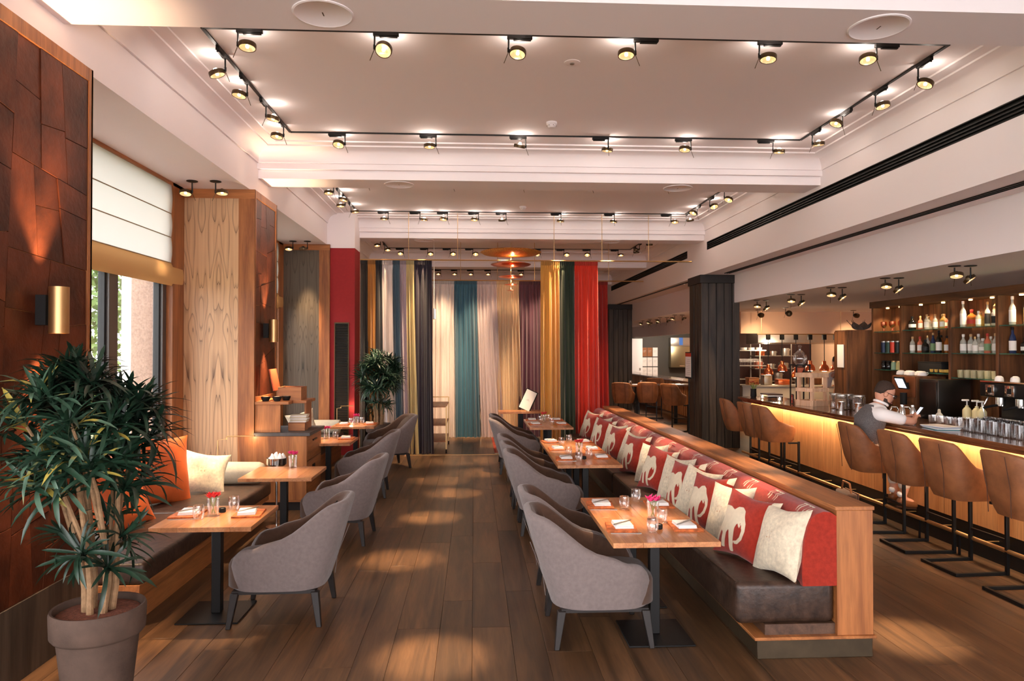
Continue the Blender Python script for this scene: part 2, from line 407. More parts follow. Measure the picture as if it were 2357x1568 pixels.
# ---- windows
m_frame = M('window_frame', (92,88,86), .4, .5)
m_frame2 = M('window_gasket', (26,28,30), .5)
def winunit(k, label, y0, ya, yb, y1):
    t = bpy.data.objects.new('window_%d' % k, None); COL.objects.link(t); struct(t, label); t.location = (-3.55, 0, 0)
    for a, b, c, d in ((y0, y1, .5, .58), (y0, y1, 2.7, 2.82), (y0, y1, 3.74, 3.81), (y0, y0+.09, .58, 3.74), (y1-.09, y1, .58, 3.74), (ya, yb, .58, 2.7)):
        MB().box(-.05, .06, a, b, c, d).obj('window_frame', m_frame, t, bev=.004, seg=1)
    for a, b in ((y0+.09, ya), (yb, y1-.09)):
        g = MB()
        g.box(-.03, .03, a, a+.035, .58, 2.7).box(-.03, .03, b-.035, b, .58, 2.7).box(-.03, .03, a+.035, b-.035, .58, .615).box(-.03, .03, a+.035, b-.035, 2.665, 2.7)
        g.obj('sash', m_frame2, t)
        MB().box(-.004, .004, a+.035, b-.035, .615, 2.665).obj('pane', m_pane, t)
    MB().box(-.004, .004, y0+.09, y1-.09, 2.82, 3.74).obj('pane', m_pane, t)
    MB().box(.0, .3, y0, y1, .44, .5).obj('window_sill', m_teaky, t, bev=.005)
winunit(1, 'tall window of the near bay behind the big plant', 5.05, 7.1, 7.27, 8.38)
MB_ = MB().box(-3.6, -3.42, 8.38, 8.72, 0, 3.81).obj('trim_11', m_teak); struct(MB_)
winunit(2, 'window of the far bay past the middle pillar', 9.66, 11.4, 11.55, 12.85)
struct(MB().box(-3.6, -3.42, 12.85, 13.17, 0, 3.81).obj('trim_12', m_teak))
winunit(3, 'window left of the near pillar', -.8, 1.2, 1.35, 3.25)
# roman blinds
def mblind(name, col, tr):
    m = bpy.data.materials.new(name); m.use_nodes = True; nt = m.node_tree; b = nt.nodes['Principled BSDF']; b.inputs['Base Color'].default_value = lin(col); b.inputs['Roughness'].default_value = .9
    tl = N(nt, 'ShaderNodeBsdfTranslucent'); tl.inputs[0].default_value = lin(col); mx = N(nt, 'ShaderNodeMixShader'); mx.inputs[0].default_value = tr
    vec = coord(nt, (300, 300, 12)); bump(nt, b, noise(nt, vec, 1, 2), .2, .003)
    nt.links.new(b.outputs[0], mx.inputs[1]); nt.links.new(tl.outputs[0], mx.inputs[2]); nt.links.new(mx.outputs[0], nt.nodes['Material Output'].inputs[0]); return m
m_blind = mblind('blind_linen', (216,216,210), .30); m_blindgold = mblind('blind_gold', (204,160,104), .12); m_rod = M('blind_seam', (150,128,100), .8)
def blind(label, y0, y1):
    t = thing('roman_blind', label, 'blind', (-3.42, y0, 0), group='roman blinds'); L = y1-y0
    MB().box(-.05, .0, 0, L, 3.775, 3.81).obj('head_rail', m_teaky, t)
    zs = [3.775, 3.45, 3.18, 2.89]
    for a, b in zip(zs, zs[1:]):
        MB().grid(lambda u, v, a=a, b=b: (.012*math.sin(PI*v)-.02, u*L, a+(b-a)*v), 2, 8).obj('fabric_panel', m_blind, t, smooth=True, fixn=False)
        MB().box(-.024, -.012, 0, L, b-.004, b+.004).obj('batten', m_rod, t)
    MB().grid(lambda u, v: (.03*math.sin(PI*v)**.7-.02+.01*math.sin(u*9)*v, u*L, 2.89-.262*v), 24, 8).obj('hem_band', m_blindgold, t, smooth=True, fixn=False)
blind('white roman blind with gold hem on the near window', 5.07, 8.66)
blind('white roman blind with gold hem on the far window', 9.68, 13.1)
# ---- outside
m_grass = M('outside_ground', (120,130,95), .9, var=.3, vs=3)
struct(MB().box(-40, -3.75, -20, 40, -.4, -.25).obj('ground_outside', m_grass))
m_conc = M('rough_plaster', (226,222,214), .9, var=.1, vs=30, bmp=.5, bs=40); m_conc2 = M('brown_stone', (150,128,116), .9, var=.25, vs=40, bmp=.6, bs=50)
tag(MB().box(-5.24, -5.02, 11.0, 11.3, -.25, 6).obj('stone_post', m_conc, bev=.02), 'pale plastered post standing outside the near window', 'post')
tag(MB().box(-4.66, -4.35, 10.05, 10.5, -.25, 6).obj('stone_pier', m_conc2, bev=.02), 'brown rough stone pier outside the near window', 'pier')
def mleaf(name, cols, rough=.45):
    m, nt, b = nodes(name); oi = N(nt, 'ShaderNodeObjectInfo'); vec = coord(nt, (1,1,1)); n = noise(nt, vec, 3.0, 2)
    a = N(nt, 'ShaderNodeMath', operation='ADD'); nt.links.new(n, a.inputs[0]); mu = N(nt, 'ShaderNodeMath', operation='MULTIPLY'); mu.inputs[1].default_value = .5
    nt.links.new(oi.outputs['Random'], mu.inputs[0]); nt.links.new(mu.outputs[0], a.inputs[1])
    nt.links.new(ramp(nt, a.outputs[0], [(p, lin(c)) for p, c in cols]), b.inputs['Base Color']); b.inputs['Roughness'].default_value = rough; b.inputs['Specular IOR Level'].default_value = .5; return m
m_tree = mleaf('tree_leaves', [(.4, (58,84,44)), (.7, (110,140,78)), (1, (150,175,110))], .7)
def tree(label, x, y, h, r, seed):
    t = thing('garden_tree', label, 'tree', (x, y, -.25), group='trees outside'); rg = random.Random(seed)
    MB().tube([(0,0,0),(.05,.03,h*.4),(0,.1,h*.7)], [.14,.1,.05], 8).obj('trunk', m_bark, t, smooth=True)
    m = MB()
    for i in range(2200):
        d = Vector((rg.gauss(0,1), rg.gauss(0,1), rg.gauss(0,1))).normalized()*r*rg.random()**.4; c = Vector((0,0,h*.65))+Vector((d.x, d.y, d.z*1.5))
        a = Vector((rg.gauss(0,1), rg.gauss(0,1), rg.gauss(0,1))).normalized()*.11; b = a.orthogonal().normalized()*.05
        m.add([c-a, c+b, c+a, c-b], [(0,1,2,3)])
    stuff(m.obj('foliage', m_tree, t, fixn=False))
tree('leafy green tree outside at the near window mullion', -7.5, 13.2, 5.2, 1.7, 1)
tree('broad green tree outside left of the pale post', -9.2, 19.5, 5.5, 2.3, 2)
tree('green tree outside beyond the brown pier', -5.6, 25, 5, 1.6, 3)
# ================================================================== FURNITURE
def sgnpow(v, e): return math.copysign(abs(v)**e, v)
def bucket(w, d, zb, zin, ztop, zarm, lean, thick, thm=150, e=.62, back=38, front=112, n=44, base_in=.03):
    """shell of a tub seat that opens toward +x"""
    def top(th):
        a = abs(math.degrees(th))
        if a <= back: return ztop - .015*(a/back)**2
        k = min(1, (a-back)/(front-back)); k = k*k*(3-2*k)
        z = (ztop-.015)*(1-k)+zarm*k
        if a > front: z = zarm - (zarm-zb)*.42*((a-front)/(thm-front))**2.2
        return z
    m = MB(); cols = []
    for i in range(n+1):
        th = R(-thm+2*thm*i/n); c, s_ = -math.cos(th), math.sin(th)
        px, py = d/2*sgnpow(c, e), w/2*sgnpow(s_, e); nv = Vector((px/(d*d), py/(w*w), 0)).normalized()
        zt = top(th); H = zt-zb; col = []
        def pt(z, off):
            k = (z-zb)/(ztop-zb); bulge = -base_in*(1-min(1, k*2.2))**2
            ln = lean*max(0, -c)**1.2*k**1.25 + .03*abs(s_)*k
            return (px+nv.x*(off+bulge)+(-ln if c < 0 else 0)*1.0, py+nv.y*(off+bulge)+(s_*.02*k), z)
        r = thick/2
        for q in (0, .04, .12, .3, .5, .7, .86, 1): col.append(pt(zb+(H-r)*q, 0))
        for a in (35, 70, 110, 145): col.append(pt(zt-r+r*math.sin(R(a)), -r+r*math.cos(R(a))))
        lo = min(zin, zt-r)
        for q in (1, .75, .5, .25, 0): col.append(pt(lo+(zt-r-lo)*q, -thick-.02*(1-q)))
        cols.append(col)
    m.loft(cols, caps=False, closed=False)
    k = len(cols[0]); m.m = [1 if (q % (k-1)) >= 10 else 0 for q in range(len(m.f))]
    bottom = [c[0] for c in cols]; cen = (sum(p[0] for p in bottom)/len(bottom), 0, zb)
    m.add(bottom+[cen], [(i, i+1, len(bottom)) for i in range(len(bottom)-1)]+[(len(bottom)-1, 0, len(bottom))])
    for col in (cols[0], cols[-1]): m.add(col, [tuple(range(k))])
    return m
def seat_pad(x0, x1, w, z0, z1, r=.035, n=36, e=.45):
    m = MB(); rings = []
    for z, ins in ((z0, .012), (z0+.01, 0), (z1-r, 0), (z1-r*.3, r*.28), (z1, r*1.1), (z1+.006, r*2.6)):
        rings.append([((x0+x1)/2+((x1-x0)/2-ins)*sgnpow(math.cos(2*PI*i/n), e), (w/2-ins)*sgnpow(math.sin(2*PI*i/n), e), z) for i in range(n)])
    return m.loft(rings)
def make_armchair(label):
    t = thing('tub_armchair', label, 'armchair', group='grey tub armchairs')
    bucket(.66, .70, .245, .40, .845, .535, .15, .075).obj('shell', [m_grey, m_brownfelt], t, smooth=True, angle=60)  # shell inside in brown: warm light put into the colour
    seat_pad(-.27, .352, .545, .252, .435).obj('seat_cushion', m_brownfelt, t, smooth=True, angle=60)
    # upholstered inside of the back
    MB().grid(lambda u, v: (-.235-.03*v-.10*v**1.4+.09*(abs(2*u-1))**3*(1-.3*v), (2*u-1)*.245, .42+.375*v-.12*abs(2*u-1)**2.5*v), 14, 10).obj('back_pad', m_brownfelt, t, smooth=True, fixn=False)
    MB().box(-.27, .29, -.275, -.245, .222, .246).box(-.27, .29, .245, .275, .222, .246).box(-.27, -.24, -.245, .245, .222, .246).box(.26, .29, -.245, .245, .222, .246).obj('base_frame', m_blackwood, t)
    for sx, x in ((-1, -.27), (1, .27)):
        for sy in (-1, 1):
            a = [(x-.026, sy*.265-.026), (x+.026, sy*.265-.026), (x+.026, sy*.265+.026), (x-.026, sy*.265+.026)]
            dx, dy = sx*.035, sy*.03
            b = [(x+dx-.016, sy*.265+dy-.016), (x+dx+.016, sy*.265+dy-.016), (x+dx+.016, sy*.265+dy+.016), (x+dx-.016, sy*.265+dy+.016)]
            MB().loft([[(p[0], p[1], 0) for p in b], [(p[0], p[1], .236) for p in a]]).obj('leg', m_blackwood, t, bev=.003, seg=1)
    # stitched seam round the outside
    MB().tube([(-.352, -.05, .262), (-.37, -.05, .4), (-.455, -.05, .62)], .0022, 5).obj('seam', m_grey, t, smooth=True)
    return t
chairs = [  # x, y, rz, label
 (.83, 4.87, 0, 'grey tub armchair nearest the camera, at the front red-bench table'),
 (.83, 5.55, R(1), 'grey tub armchair right behind the nearest one at the red-bench side'),
 (.80, 7.66, R(-1), 'grey tub armchair at the near end of the middle red-bench table'),
 (.79, 8.36, R(2), 'grey tub armchair at the centre of the middle red-bench table'),
 (.78, 9.06, R(-1), 'grey tub armchair at the far end of the middle red-bench table'),
 (.72, 11.3, R(-2), 'grey tub armchair on the near side of the farthest red-bench table'),
 (.74, 12.0, R(1), 'grey tub armchair hidden behind others at the farthest red-bench table'),
 (-1.37, 5.33, PI+R(1), 'grey tub armchair at the table by the big foreground plant'),
 (-1.36, 7.38, PI-R(2), 'grey tub armchair at the window table with the flower glass'),
 (-1.46, 9.62, PI+R(3), 'grey tub armchair beyond the sideboard at the third window table'),
 (-1.42, 11.85, PI+R(24), 'grey tub armchair turned away in front of the curtains'),
]
ch0 = None
for x, y, rz, lb in chairs:
    if ch0 is None: ch0 = make_armchair(lb); ch0.location = (x, y, 0); ch0.rotation_euler = (0,0,rz)
    else: dup(ch0, (x, y, 0), rz, lb)
# ---- tables
ZT = .70
def make_table(label, d=.69, wd=.68):
    t = thing('square_table', label, 'table', group='square wooden tables')
    n = 4; ws = [.19, .15, .2, .14]
    a = -wd/2
    for q in ws:
        MB().box(a+.0004, a+q-.0004, -d/2, d/2, ZT-.032, ZT).obj('board', m_top, t, bev=.0012, seg=1); a += q
    MB().box(-.2, .2, -.2, .2, ZT-.045, ZT-.032).obj('mount_plate', m_black, t)
    MB().box(-.033, .033, -.033, .033, .012, ZT-.045).obj('post', m_black, t, bev=.003, seg=1)
    MB().box(-.215, .215, -.225, .225, 0, .012).obj('base_plate', m_black, t, bev=.003, seg=1)
    return t
tabs = [
 (1.205, 4.80, 'square wooden table at the near end of the red bench'),
 (1.205, 5.49, 'square wooden table pushed against the nearest one at the red bench'),
 (1.21, 7.82, 'near third of the middle row of tables at the red bench'),
 (1.21, 8.51, 'central third of the middle row of tables at the red bench'),
 (1.21, 9.20, 'far third of the middle row of tables at the red bench'),
 (1.20, 11.45, 'nearer square table of the last pair at the red bench'),
 (1.20, 12.14, 'last square table at the far end of the red bench'),
 (-1.85, 5.34, 'square wooden table in front of the orange cushions'),
 (-1.86, 7.21, 'square wooden table with flower glass beside the sideboard'),
 (-1.93, 9.72, 'square wooden table just past the sideboard'),
 (-1.9, 11.72, 'square wooden table in front of the second plant'),
]
tb0 = None
for x, y, lb in tabs:
    if tb0 is None: tb0 = make_table(lb); tb0.location = (x, y, 0)
    else: dup(tb0, (x, y, 0), 0, lb)
# ---- red bench
def sdf_poly(p, poly):
    d = 1e9; ins = False; n = len(poly)
    for i in range(n):
        a, b = poly[i], poly[(i+1) % n]; ex, ey = b[0]-a[0], b[1]-a[1]; wx, wy = p[0]-a[0], p[1]-a[1]
        k = max(0, min(1, (wx*ex+wy*ey)/(ex*ex+ey*ey+1e-12))); d = min(d, math.hypot(wx-ex*k, wy-ey*k))
        if (a[1] > p[1]) != (b[1] > p[1]) and p[0] < (b[0]-a[0])*(p[1]-a[1])/(b[1]-a[1]+1e-12)+a[0]: ins = not ins
    return -d if ins else d
def mprint(name, base, ink, ink2=None):
    m, nt, b = nodes(name); at = N(nt, 'ShaderNodeAttribute'); at.attribute_name = 'print'; vec = coord(nt, (1,1,1))
    nz = noise(nt, vec, 40, 4); c0 = lin(base); f = ramp(nt, nz, [(.3, tuple(v*.82 for v in c0[:3])+(1,)), (.7, tuple(min(1, v*1.15) for v in c0[:3])+(1,))])
    c1 = lin(ink); g = ramp(nt, nz, [(.3, tuple(v*.9 for v in c1[:3])+(1,)), (.7, c1)])
    st = N(nt, 'ShaderNodeMapRange'); st.inputs[1].default_value = -.0015; st.inputs[2].default_value = .0015; st.inputs[3].default_value = 1; st.inputs[4].default_value = 0
    nt.links.new(at.outputs['Fac'], st.inputs[0]); mx = N(nt, 'ShaderNodeMixRGB'); nt.links.new(st.outputs[0], mx.inputs[0]); nt.links.new(f, mx.inputs[1]); nt.links.new(g, mx.inputs[2])
    nt.links.new(mx.outputs[0], b.inputs['Base Color']); b.inputs['Roughness'].default_value = .9; b.inputs['Sheen Weight'].default_value = .2; b.inputs['Specular IOR Level'].default_value = .15
    bump(nt, b, noise(nt, vec, 220, 2), .3, .004); return m
m_redprint = mprint('red_print', (150,44,30), (214,199,172))
m_creamprint = mprint('cream_print', (210,197,172), (176,130,96))
def setprint(me, vals):
    at = me.attributes.new('print', 'FLOAT', 'POINT'); at.data.foreach_set('value', vals)
BX0, BX1, BY0, BY1 = 2.25, 2.47, 4.37, 12.45
bench = thing('banquette_bench', 'long dark leather bench with red elephant-print back and wooden frame', 'bench', (0, BY0, 0)); L = BY1-BY0
MB().box(1.74, 2.47, .0, L, 0, .115).obj('plinth', M('bronze_plinth', (74,62,46), .5, .5, var=.3, vs=5), bench, bev=.003, seg=1)
MB().box(1.72, 2.49, -.012, L, .115, .135).obj('plinth_cap', m_teaky, bench, bev=.003, seg=1)
MB().box(1.8, 2.25, .03, L, .135, .2).obj('seat_base', wood('walnut_base', (70,48,36), (104,76,58), 'y'), bench)
MB().box(2.25, 2.47, .03, L, .135, .905).obj('back_panel', m_teaky, bench)
MB().box(2.245, 2.475, 0, .03, .135, .905).obj('end_panel', m_teak, bench, bev=.002, seg=1)
MB().box(2.235, 2.485, -.004, L, .905, .93).obj('top_rail', m_teaky, bench, bev=.003, seg=1)
nseg = 4
for i in range(nseg):
    a, b = .03+(L-.06)/nseg*i, .03+(L-.06)/nseg*(i+1)-.004
    MB().box(1.62, 2.248, a, b, .2, .46).obj('seat_cushion', m_benchleather, bench, bev=.04, seg=4)
    MB().tube([(1.632, a+.04, .449), (1.632, b-.04, .449)], .004, 6).obj('piping', m_benchleather, bench, smooth=True)
# upholstered back: rolled section swept along the bench with printed motif
sec = [(2.205, .44), (2.03, .44), (2.025, .50), (2.03, .60), (2.045, .72), (2.065, .80), (2.085, .85), (2.12, .885), (2.165, .898), (2.21, .893), (2.245, .87), (2.247, .60), (2.247, .44)]
def smoothsec(s_, k=4):
    out = []
    for i in range(len(s_)-1):
        for j in range(k): out.append((s_[i][0]+(s_[i+1][0]-s_[i][0])*j/k, s_[i][1]+(s_[i+1][1]-s_[i][1])*j/k))
    out.append(s_[-1]); return out
sec = smoothsec(sec)
arc = [0]
for i in range(1, len(sec)): arc.append(arc[-1]+math.hypot(sec[i][0]-sec[i-1][0], sec[i][1]-sec[i-1][1]))
def legs_motif(yc, flip):
    # pale legs and trunk hanging over the roll
    ps = []
    for k, (o, w_, h_) in enumerate(((-.08, .013, .10), (-.045, .012, .105), (.01, .014, .10), (.045, .012, .085))):
        ps.append([(yc+o, .0), (yc+o+w_, 0), (yc+o+w_*.8+.012*flip, -h_), (yc+o-.004+.012*flip, -h_)])
    ps.append([(yc-.085, -.004), (yc+.06, -.004), (yc+.07, .012), (yc-.08, .01)])
    return ps
ny = int(L/.016); ringsb = []; prints = []
mot = [legs_motif(.2+i*.45, 1 if i % 2 else -1) for i in range(int(L/.45))]
S0 = arc[min(range(len(sec)), key=lambda j: abs(sec[j][0]-2.165)+abs(sec[j][1]-.898))]
m = MB()
for i in range(ny+1):
    y = .004+(L-.01)*i/ny; wob = .006*math.sin(y*7.3)+.004*math.sin(y*17)
    ringsb.append([(p[0]-(wob if .5 < p[1] < .88 and p[0] < 2.2 else 0), y, p[1]) for p in sec])
    k = min(len(mot)-1, max(0, int(round((y-.2)/.45))))
    for j, p in enumerate(sec):
        d = min(sdf_poly((y, arc[j]-S0), q) for q in mot[k]) if S0-.2 < arc[j] < S0+.07 else .2
        prints.append(d)
m.loft(ringsb, caps=False); m.add(ringsb[0], [tuple(range(len(sec)))]); prints += [.2]*len(sec)
me = m.mesh('back_upholstery', m_redprint, smooth=True); setprint(me, prints); mobj('back_upholstery', me, bench)
# ---- cushions
def pillow_me(name, s_, th, printfn, mat, n=44, seed=0):
    rg = random.Random(seed); m = MB(); vals = []
    ph = [rg.uniform(0, 6) for _ in range(4)]
    for side in (1, -1):
        def fn(u, v):
            a, b = 2*u-1, 2*v-1
            ear = 1+.10*(abs(a)*abs(b))**3 - .07*(1-(abs(a)*abs(b)))*max(abs(a), abs(b))**4
            t_ = th/2*max(0, (1-abs(a)**2.6))**.55*max(0, (1-abs(b)**2.6))**.55
            t_ *= 1+.08*math.sin(a*4+ph[0])*math.sin(b*5+ph[1])
            return (side*t_, a*s_/2*ear, b*s_/2*ear)
        m.grid(fn, n, n)
        for i in range(n+1):
            for j in range(n+1):
                vals.append(printfn((2*i/n-1), (2*j/n-1)) if side == 1 else .3)
    me = m.mesh(name, mat, smooth=True, angle=170); setprint(me, vals); return me
ELE = [[(-1.1,.45),(-.8,.5),(-.55,.5),(-.36,.42),(-.24,.55),(-.06,.58),(.1,.48),(.17,.3),(.28,.1),(.32,-.15),(.28,-.42),(.12,-.6),(-.02,-.62),(-.07,-.54),(.06,-.5),(.17,-.36),(.2,-.15),(.14,.02),(.06,.12),(.12,-.08),(.07,-.1),(-.02,.06),(-.1,-.15),(-.1,-.5),(-.05,-.9),(-.21,-.91),(-.27,-.55),(-.34,-.22),(-.43,-.35),(-.44,-.84),(-.59,-.84),(-.6,-.4),(-.7,-.33),(-.76,-.78),(-.9,-.78),(-.93,-.3),(-1.1,-.2)]]
CORNER = [(.8,.8),(1.2,.72),(1.2,1.2),(.72,1.2)]
def ele(a, b): return min(min(sdf_poly((a, b), q) for q in ELE), sdf_poly((a, b), CORNER))*.21
SK = [[(-.35,.1),(-.2,.2),(.0,.18),(.1,.05),(.06,-.1),(.04,0),(-.05,.06),(-.1,-.25),(-.16,-.25),(-.15,0),(-.25,0),(-.28,-.25),(-.34,-.25)]]
def sketch(a, b): return max(abs(min(sdf_poly((a, b), q) for q in SK))*.21-.0012, 0) if True else .2
def sketch2(a, b): return abs(sdf_poly((a, b), SK[0]))*.21-.0018
red_me = [pillow_me('cushion_cover', .43, .17, ele, m_redprint, seed=i) for i in range(2)]
cream_me = [pillow_me('cushion_cover', .42, .16, sketch2, m_creamprint, n=34, seed=5+i) for i in range(2)]
def cushion(nm, me, loc, rz, tilt, roll, label, cat='cushion', group='bench cushions', sc=1):
    # the printed face (+x) turns to -x here and leans back on the upholstery
    o = mobj(nm, me, None, loc); o.rotation_mode = 'QUATERNION'
    q = Euler((0, 0, PI+rz)).to_quaternion() @ Euler((0, -tilt, 0)).to_quaternion() @ Euler((roll, 0, 0)).to_quaternion()
    o.rotation_quaternion = q; o.scale = (sc,)*3
    return tag(o, label, cat, group)
pairs = [(4.93, 5.36), (5.72, 6.13), (6.4, 6.8), (7.35, 7.75), (8.4, 8.78), (9.45, 9.82), (10.5, 10.86), (11.5, 11.85)]
cushion('cream_cushion', cream_me[0], (1.98, 4.575, .668), R(11), R(20), R(6), 'cream cushion with faint elephant sketch at the near end of the bench')
for i, (yr, yc) in enumerate(pairs):
    w_ = ['nearest', 'second nearest', 'third nearest', 'fourth nearest', 'fifth nearest', 'sixth nearest', 'seventh nearest', 'farthest'][i]
    cushion('red_cushion', red_me[i % 2], (1.89, yr, .668), R(25-3*(i % 3)), R(20), R((-4, 3, 5)[i % 3]), 'red elephant cushion on the bench, %s of the red ones' % w_)
    cushion('cream_cushion', cream_me[i % 2], (1.92, yc, .662), R(20+3*(i % 2)), R(19), R((4, -5, 2)[i % 3]), 'cream cushion tucked behind the %s red elephant cushion on the bench' % w_)
# ---- window bench on the left
wb = thing('window_bench', 'low bench under the near window with dark leather seat', 'bench', (0, 4.9, 0))
MB().box(-3.5, -2.34, .15, 3.25, .0, .22).obj('plinth', m_teaky, wb, bev=.003, seg=1)
MB().box(-3.5, -2.27, .15, 3.25, .24, .30).obj('seat_board', m_teaky, wb, bev=.003, seg=1)
for i in range(2):
    MB().box(-3.25, -2.24, .15+i*1.55, 1.69+i*1.55, .30, .45).obj('seat_cushion', m_benchleather, wb, bev=.03, seg=4)
MB().box(-3.5, -3.25, .15, 3.25, .30, .56).obj('back_rail', m_teaky, wb, bev=.004, seg=1)
m_benchback = M('bench_back_fabric', (226,216,196), .9, bmp=.2, bs=180)
bol = tag(MB().lathe([(0,0),(.07,.0),(.1,.02),(.115,.05),(.118,.45),(.115,.75),(.1,.79),(.07,.81),(0,.81)], 28).obj('bolster_cushion', m_cream, None, smooth=True), 'cream cylindrical bolster at the end of the window bench', 'cushion')
bol.location = (-3.08, 7.98, .57); bol.rotation_euler = (0, R(90), 0)
orange_me = pillow_me('cushion_cover', .62, .24, lambda a, b: .3, m_orange, seed=8)
def lcush(nm, me, loc, rz, tilt, roll, label, sc=1):
    o = mobj(nm, me, None, loc); o.rotation_mode = 'QUATERNION'
    o.rotation_quaternion = Euler((0, 0, rz)).to_quaternion() @ Euler((0, -tilt, 0)).to_quaternion() @ Euler((roll, 0, 0)).to_quaternion(); o.scale = (sc,)*3
    return tag(o, label, 'cushion', 'window bench cushions')
lcush('orange_cushion', orange_me, (-2.93, 6.05, .72), R(-12), R(24), R(6), 'burnt orange leather cushion nearest the big plant')
lcush('orange_cushion', orange_me, (-3.0, 7.05, .75), R(-28), R(16), R(-8), 'tall orange leather cushion next to the cream one on the window bench', 1.05)
lcush('cream_cushion', cream_me[0], (-2.75, 7.55, .64), R(-62), R(24), R(-12), 'cream cushion leaning on the bolster of the window bench', .98)
# far window bench
wb2 = thing('window_bench', 'far window bench with cream back roll behind the sideboard', 'bench', (0, 9.75, 0))
MB().box(-3.45, -2.35, 0, 3.2, 0, .3).obj('plinth', m_teaky, wb2, bev=.003, seg=1)
MB().box(-3.3, -2.3, 0, 3.2, .3, .45).obj('seat_cushion', m_benchleather, wb2, bev=.03, seg=3)
MB().tube([(-3.2, 3.05, .56), (-2.35, 3.05, .56)], [.118, .118], 24).obj('bolster', m_cream, wb2, smooth=True)
lcush('cream_cushion', cream_me[1], (-2.78, 11.9, .68), R(-70), R(14), R(14), 'cream cushion standing on the far window bench above the sideboard', 1)
# ================================================================== LIGHT FITTINGS
_m = MB()
_m.loft([[(r*math.cos(2*PI*j/24), r*math.sin(2*PI*j/24), z) for j in range(24)] for r, z in ((.060,-.018),(.066,-.018),(.068,0),(.066,.018),(.05,.022),(.03,.03),(.012,.045),(.001,.046))], caps=False)
head_me = _m.mesh('lamp_head', m_bronze, smooth=True)
m_glow = M('lit_reflector', (240,226,198), .25, .8, emit=.45, ecol=(255,208,150))
m_glow.cycles.emission_sampling = 'NONE'
refl_me = MB().loft([[(r*math.cos(2*PI*j/20), r*math.sin(2*PI*j/20), z) for j in range(20)] for r, z in ((.06,-.016),(.05,.0),(.03,.014),(.012,.018),(.001,.018))], caps=False).mesh('reflector', m_glow, smooth=True)
bulb_me = MB().lathe([(.001,-.012),(.012,-.011),(.015,0),(.012,.012)], 10).mesh('bulb', m_bulb, smooth=True)
adapt_me = MB().box(-.1, .1, -.016, .016, -.03, 0).box(-.09, .05, -.012, .012, -.042, -.03).mesh('adapter', m_black, bev=.003, seg=1)
stem_me = MB().cyl((0,0,-.02), (0,0,-.115), .0075, n=8).cyl((0,0,-.10), (0,0,-.135), .011, n=8).mesh('stem', m_black, smooth=True)
lever_me = MB().cyl((0,0,.01), (0,0,-.10), .0028, n=6).mesh('lever', m_bronze)
plate_me = MB().lathe([(.062,0),(.062,-.006),(.055,-.009),(.001,-.009)], 24).mesh('ceiling_plate', m_black, smooth=True)
def fitting(name, label, loc, rz, target, side, group, power=60, size=26, track=True, lit=True, sx=1, blend=1.0, spill_fill=0):
    t = thing(name, label, 'spotlight', loc, rz, group)
    q = Euler((0,0,rz)).to_quaternion(); s0 = Vector((sx*.088 if track else 0, 0, 0)); piv = s0+Vector((0,0,-.13))
    if track: a = mobj('adapter', adapt_me, t)
    else: a = mobj('ceiling_plate', plate_me, t)
    if track and sx < 0: a.rotation_euler = (0,0,PI)
    mobj('stem', stem_me, t, s0)
    d = Vector(target)-Vector(loc)-q @ piv; d.normalize(); dl = q.inverted() @ d
    hz = Vector((side, 0, 0)) if abs(side) == 1 else Vector((0, math.copysign(1, side), 0))
    hz = (hz - dl*hz.dot(dl)).normalized()
    hc = piv + hz*.072
    h = mobj('lamp_head', head_me, t, hc); h.rotation_mode = 'QUATERNION'; h.rotation_quaternion = aim(dl)
    mobj('reflector', refl_me, h); mobj('bulb', bulb_me, h, (0,0,-.004))
    lv = mobj('lever', lever_me, t, piv); lv.rotation_mode = 'QUATERNION'; lv.rotation_quaternion = aim((Vector((0,0,-1))*.9-hz*.35))
    if lit:
        l = bpy.data.lights.new('beam', 'SPOT'); l.energy = power*SPOT_W; l.color = (1,.70,.42); l.spot_size = R(size); l.spot_blend = blend; l.shadow_soft_size = .045
        o = bpy.data.objects.new('beam', l); COL.objects.link(o); o.parent = t; o.location = hc+dl*.03; o.rotation_mode = 'QUATERNION'; o.rotation_quaternion = aim(dl)
        if spill_fill:
            l2 = bpy.data.lights.new('ceiling_fill', 'POINT'); l2.energy = spill_fill; l2.color = (1,.86,.74); l2.shadow_soft_size = .03  # added point light: spill off the lamp back, strengthened to brighten the ceiling
            o2 = bpy.data.objects.new('ceiling_fill', l2); COL.objects.link(o2); o2.parent = t; o2.location = hc-dl*.055
    return t
def rails(label, y0, y1, sides):
    t = thing('lighting_track', label, 'lighting track', (0, 0, ZC), group='ceiling lighting tracks'); x0, x1 = -2.1, 3.87
    if 'n' in sides: MB().box(x0, x1, y0-.014, y0+.014, -.012, 0).obj('rail', m_black, t)
    if 'f' in sides: MB().box(x0, x1, y1-.014, y1+.014, -.012, 0).obj('rail', m_black, t)
    if 'l' in sides: MB().box(x0-.014, x0+.014, y0, y1, -.012, 0).obj('rail', m_black, t)
    if 'r' in sides: MB().box(x1-.014, x1+.014, y0, y1, -.012, 0).obj('rail', m_black, t)
rails('rectangular black lighting track of the nearest ceiling bay', 5.66, 8.34, 'nflr')
rails('rectangular black lighting track of the second ceiling bay', 10.3, 13.03, 'nflr')
rails('rectangular black lighting track of the third ceiling bay', 15.0, 17.7, 'nflr')
rails('black lighting track of the last ceiling bay', 19.6, 22.4, 'fl')
ZR = ZC-.012
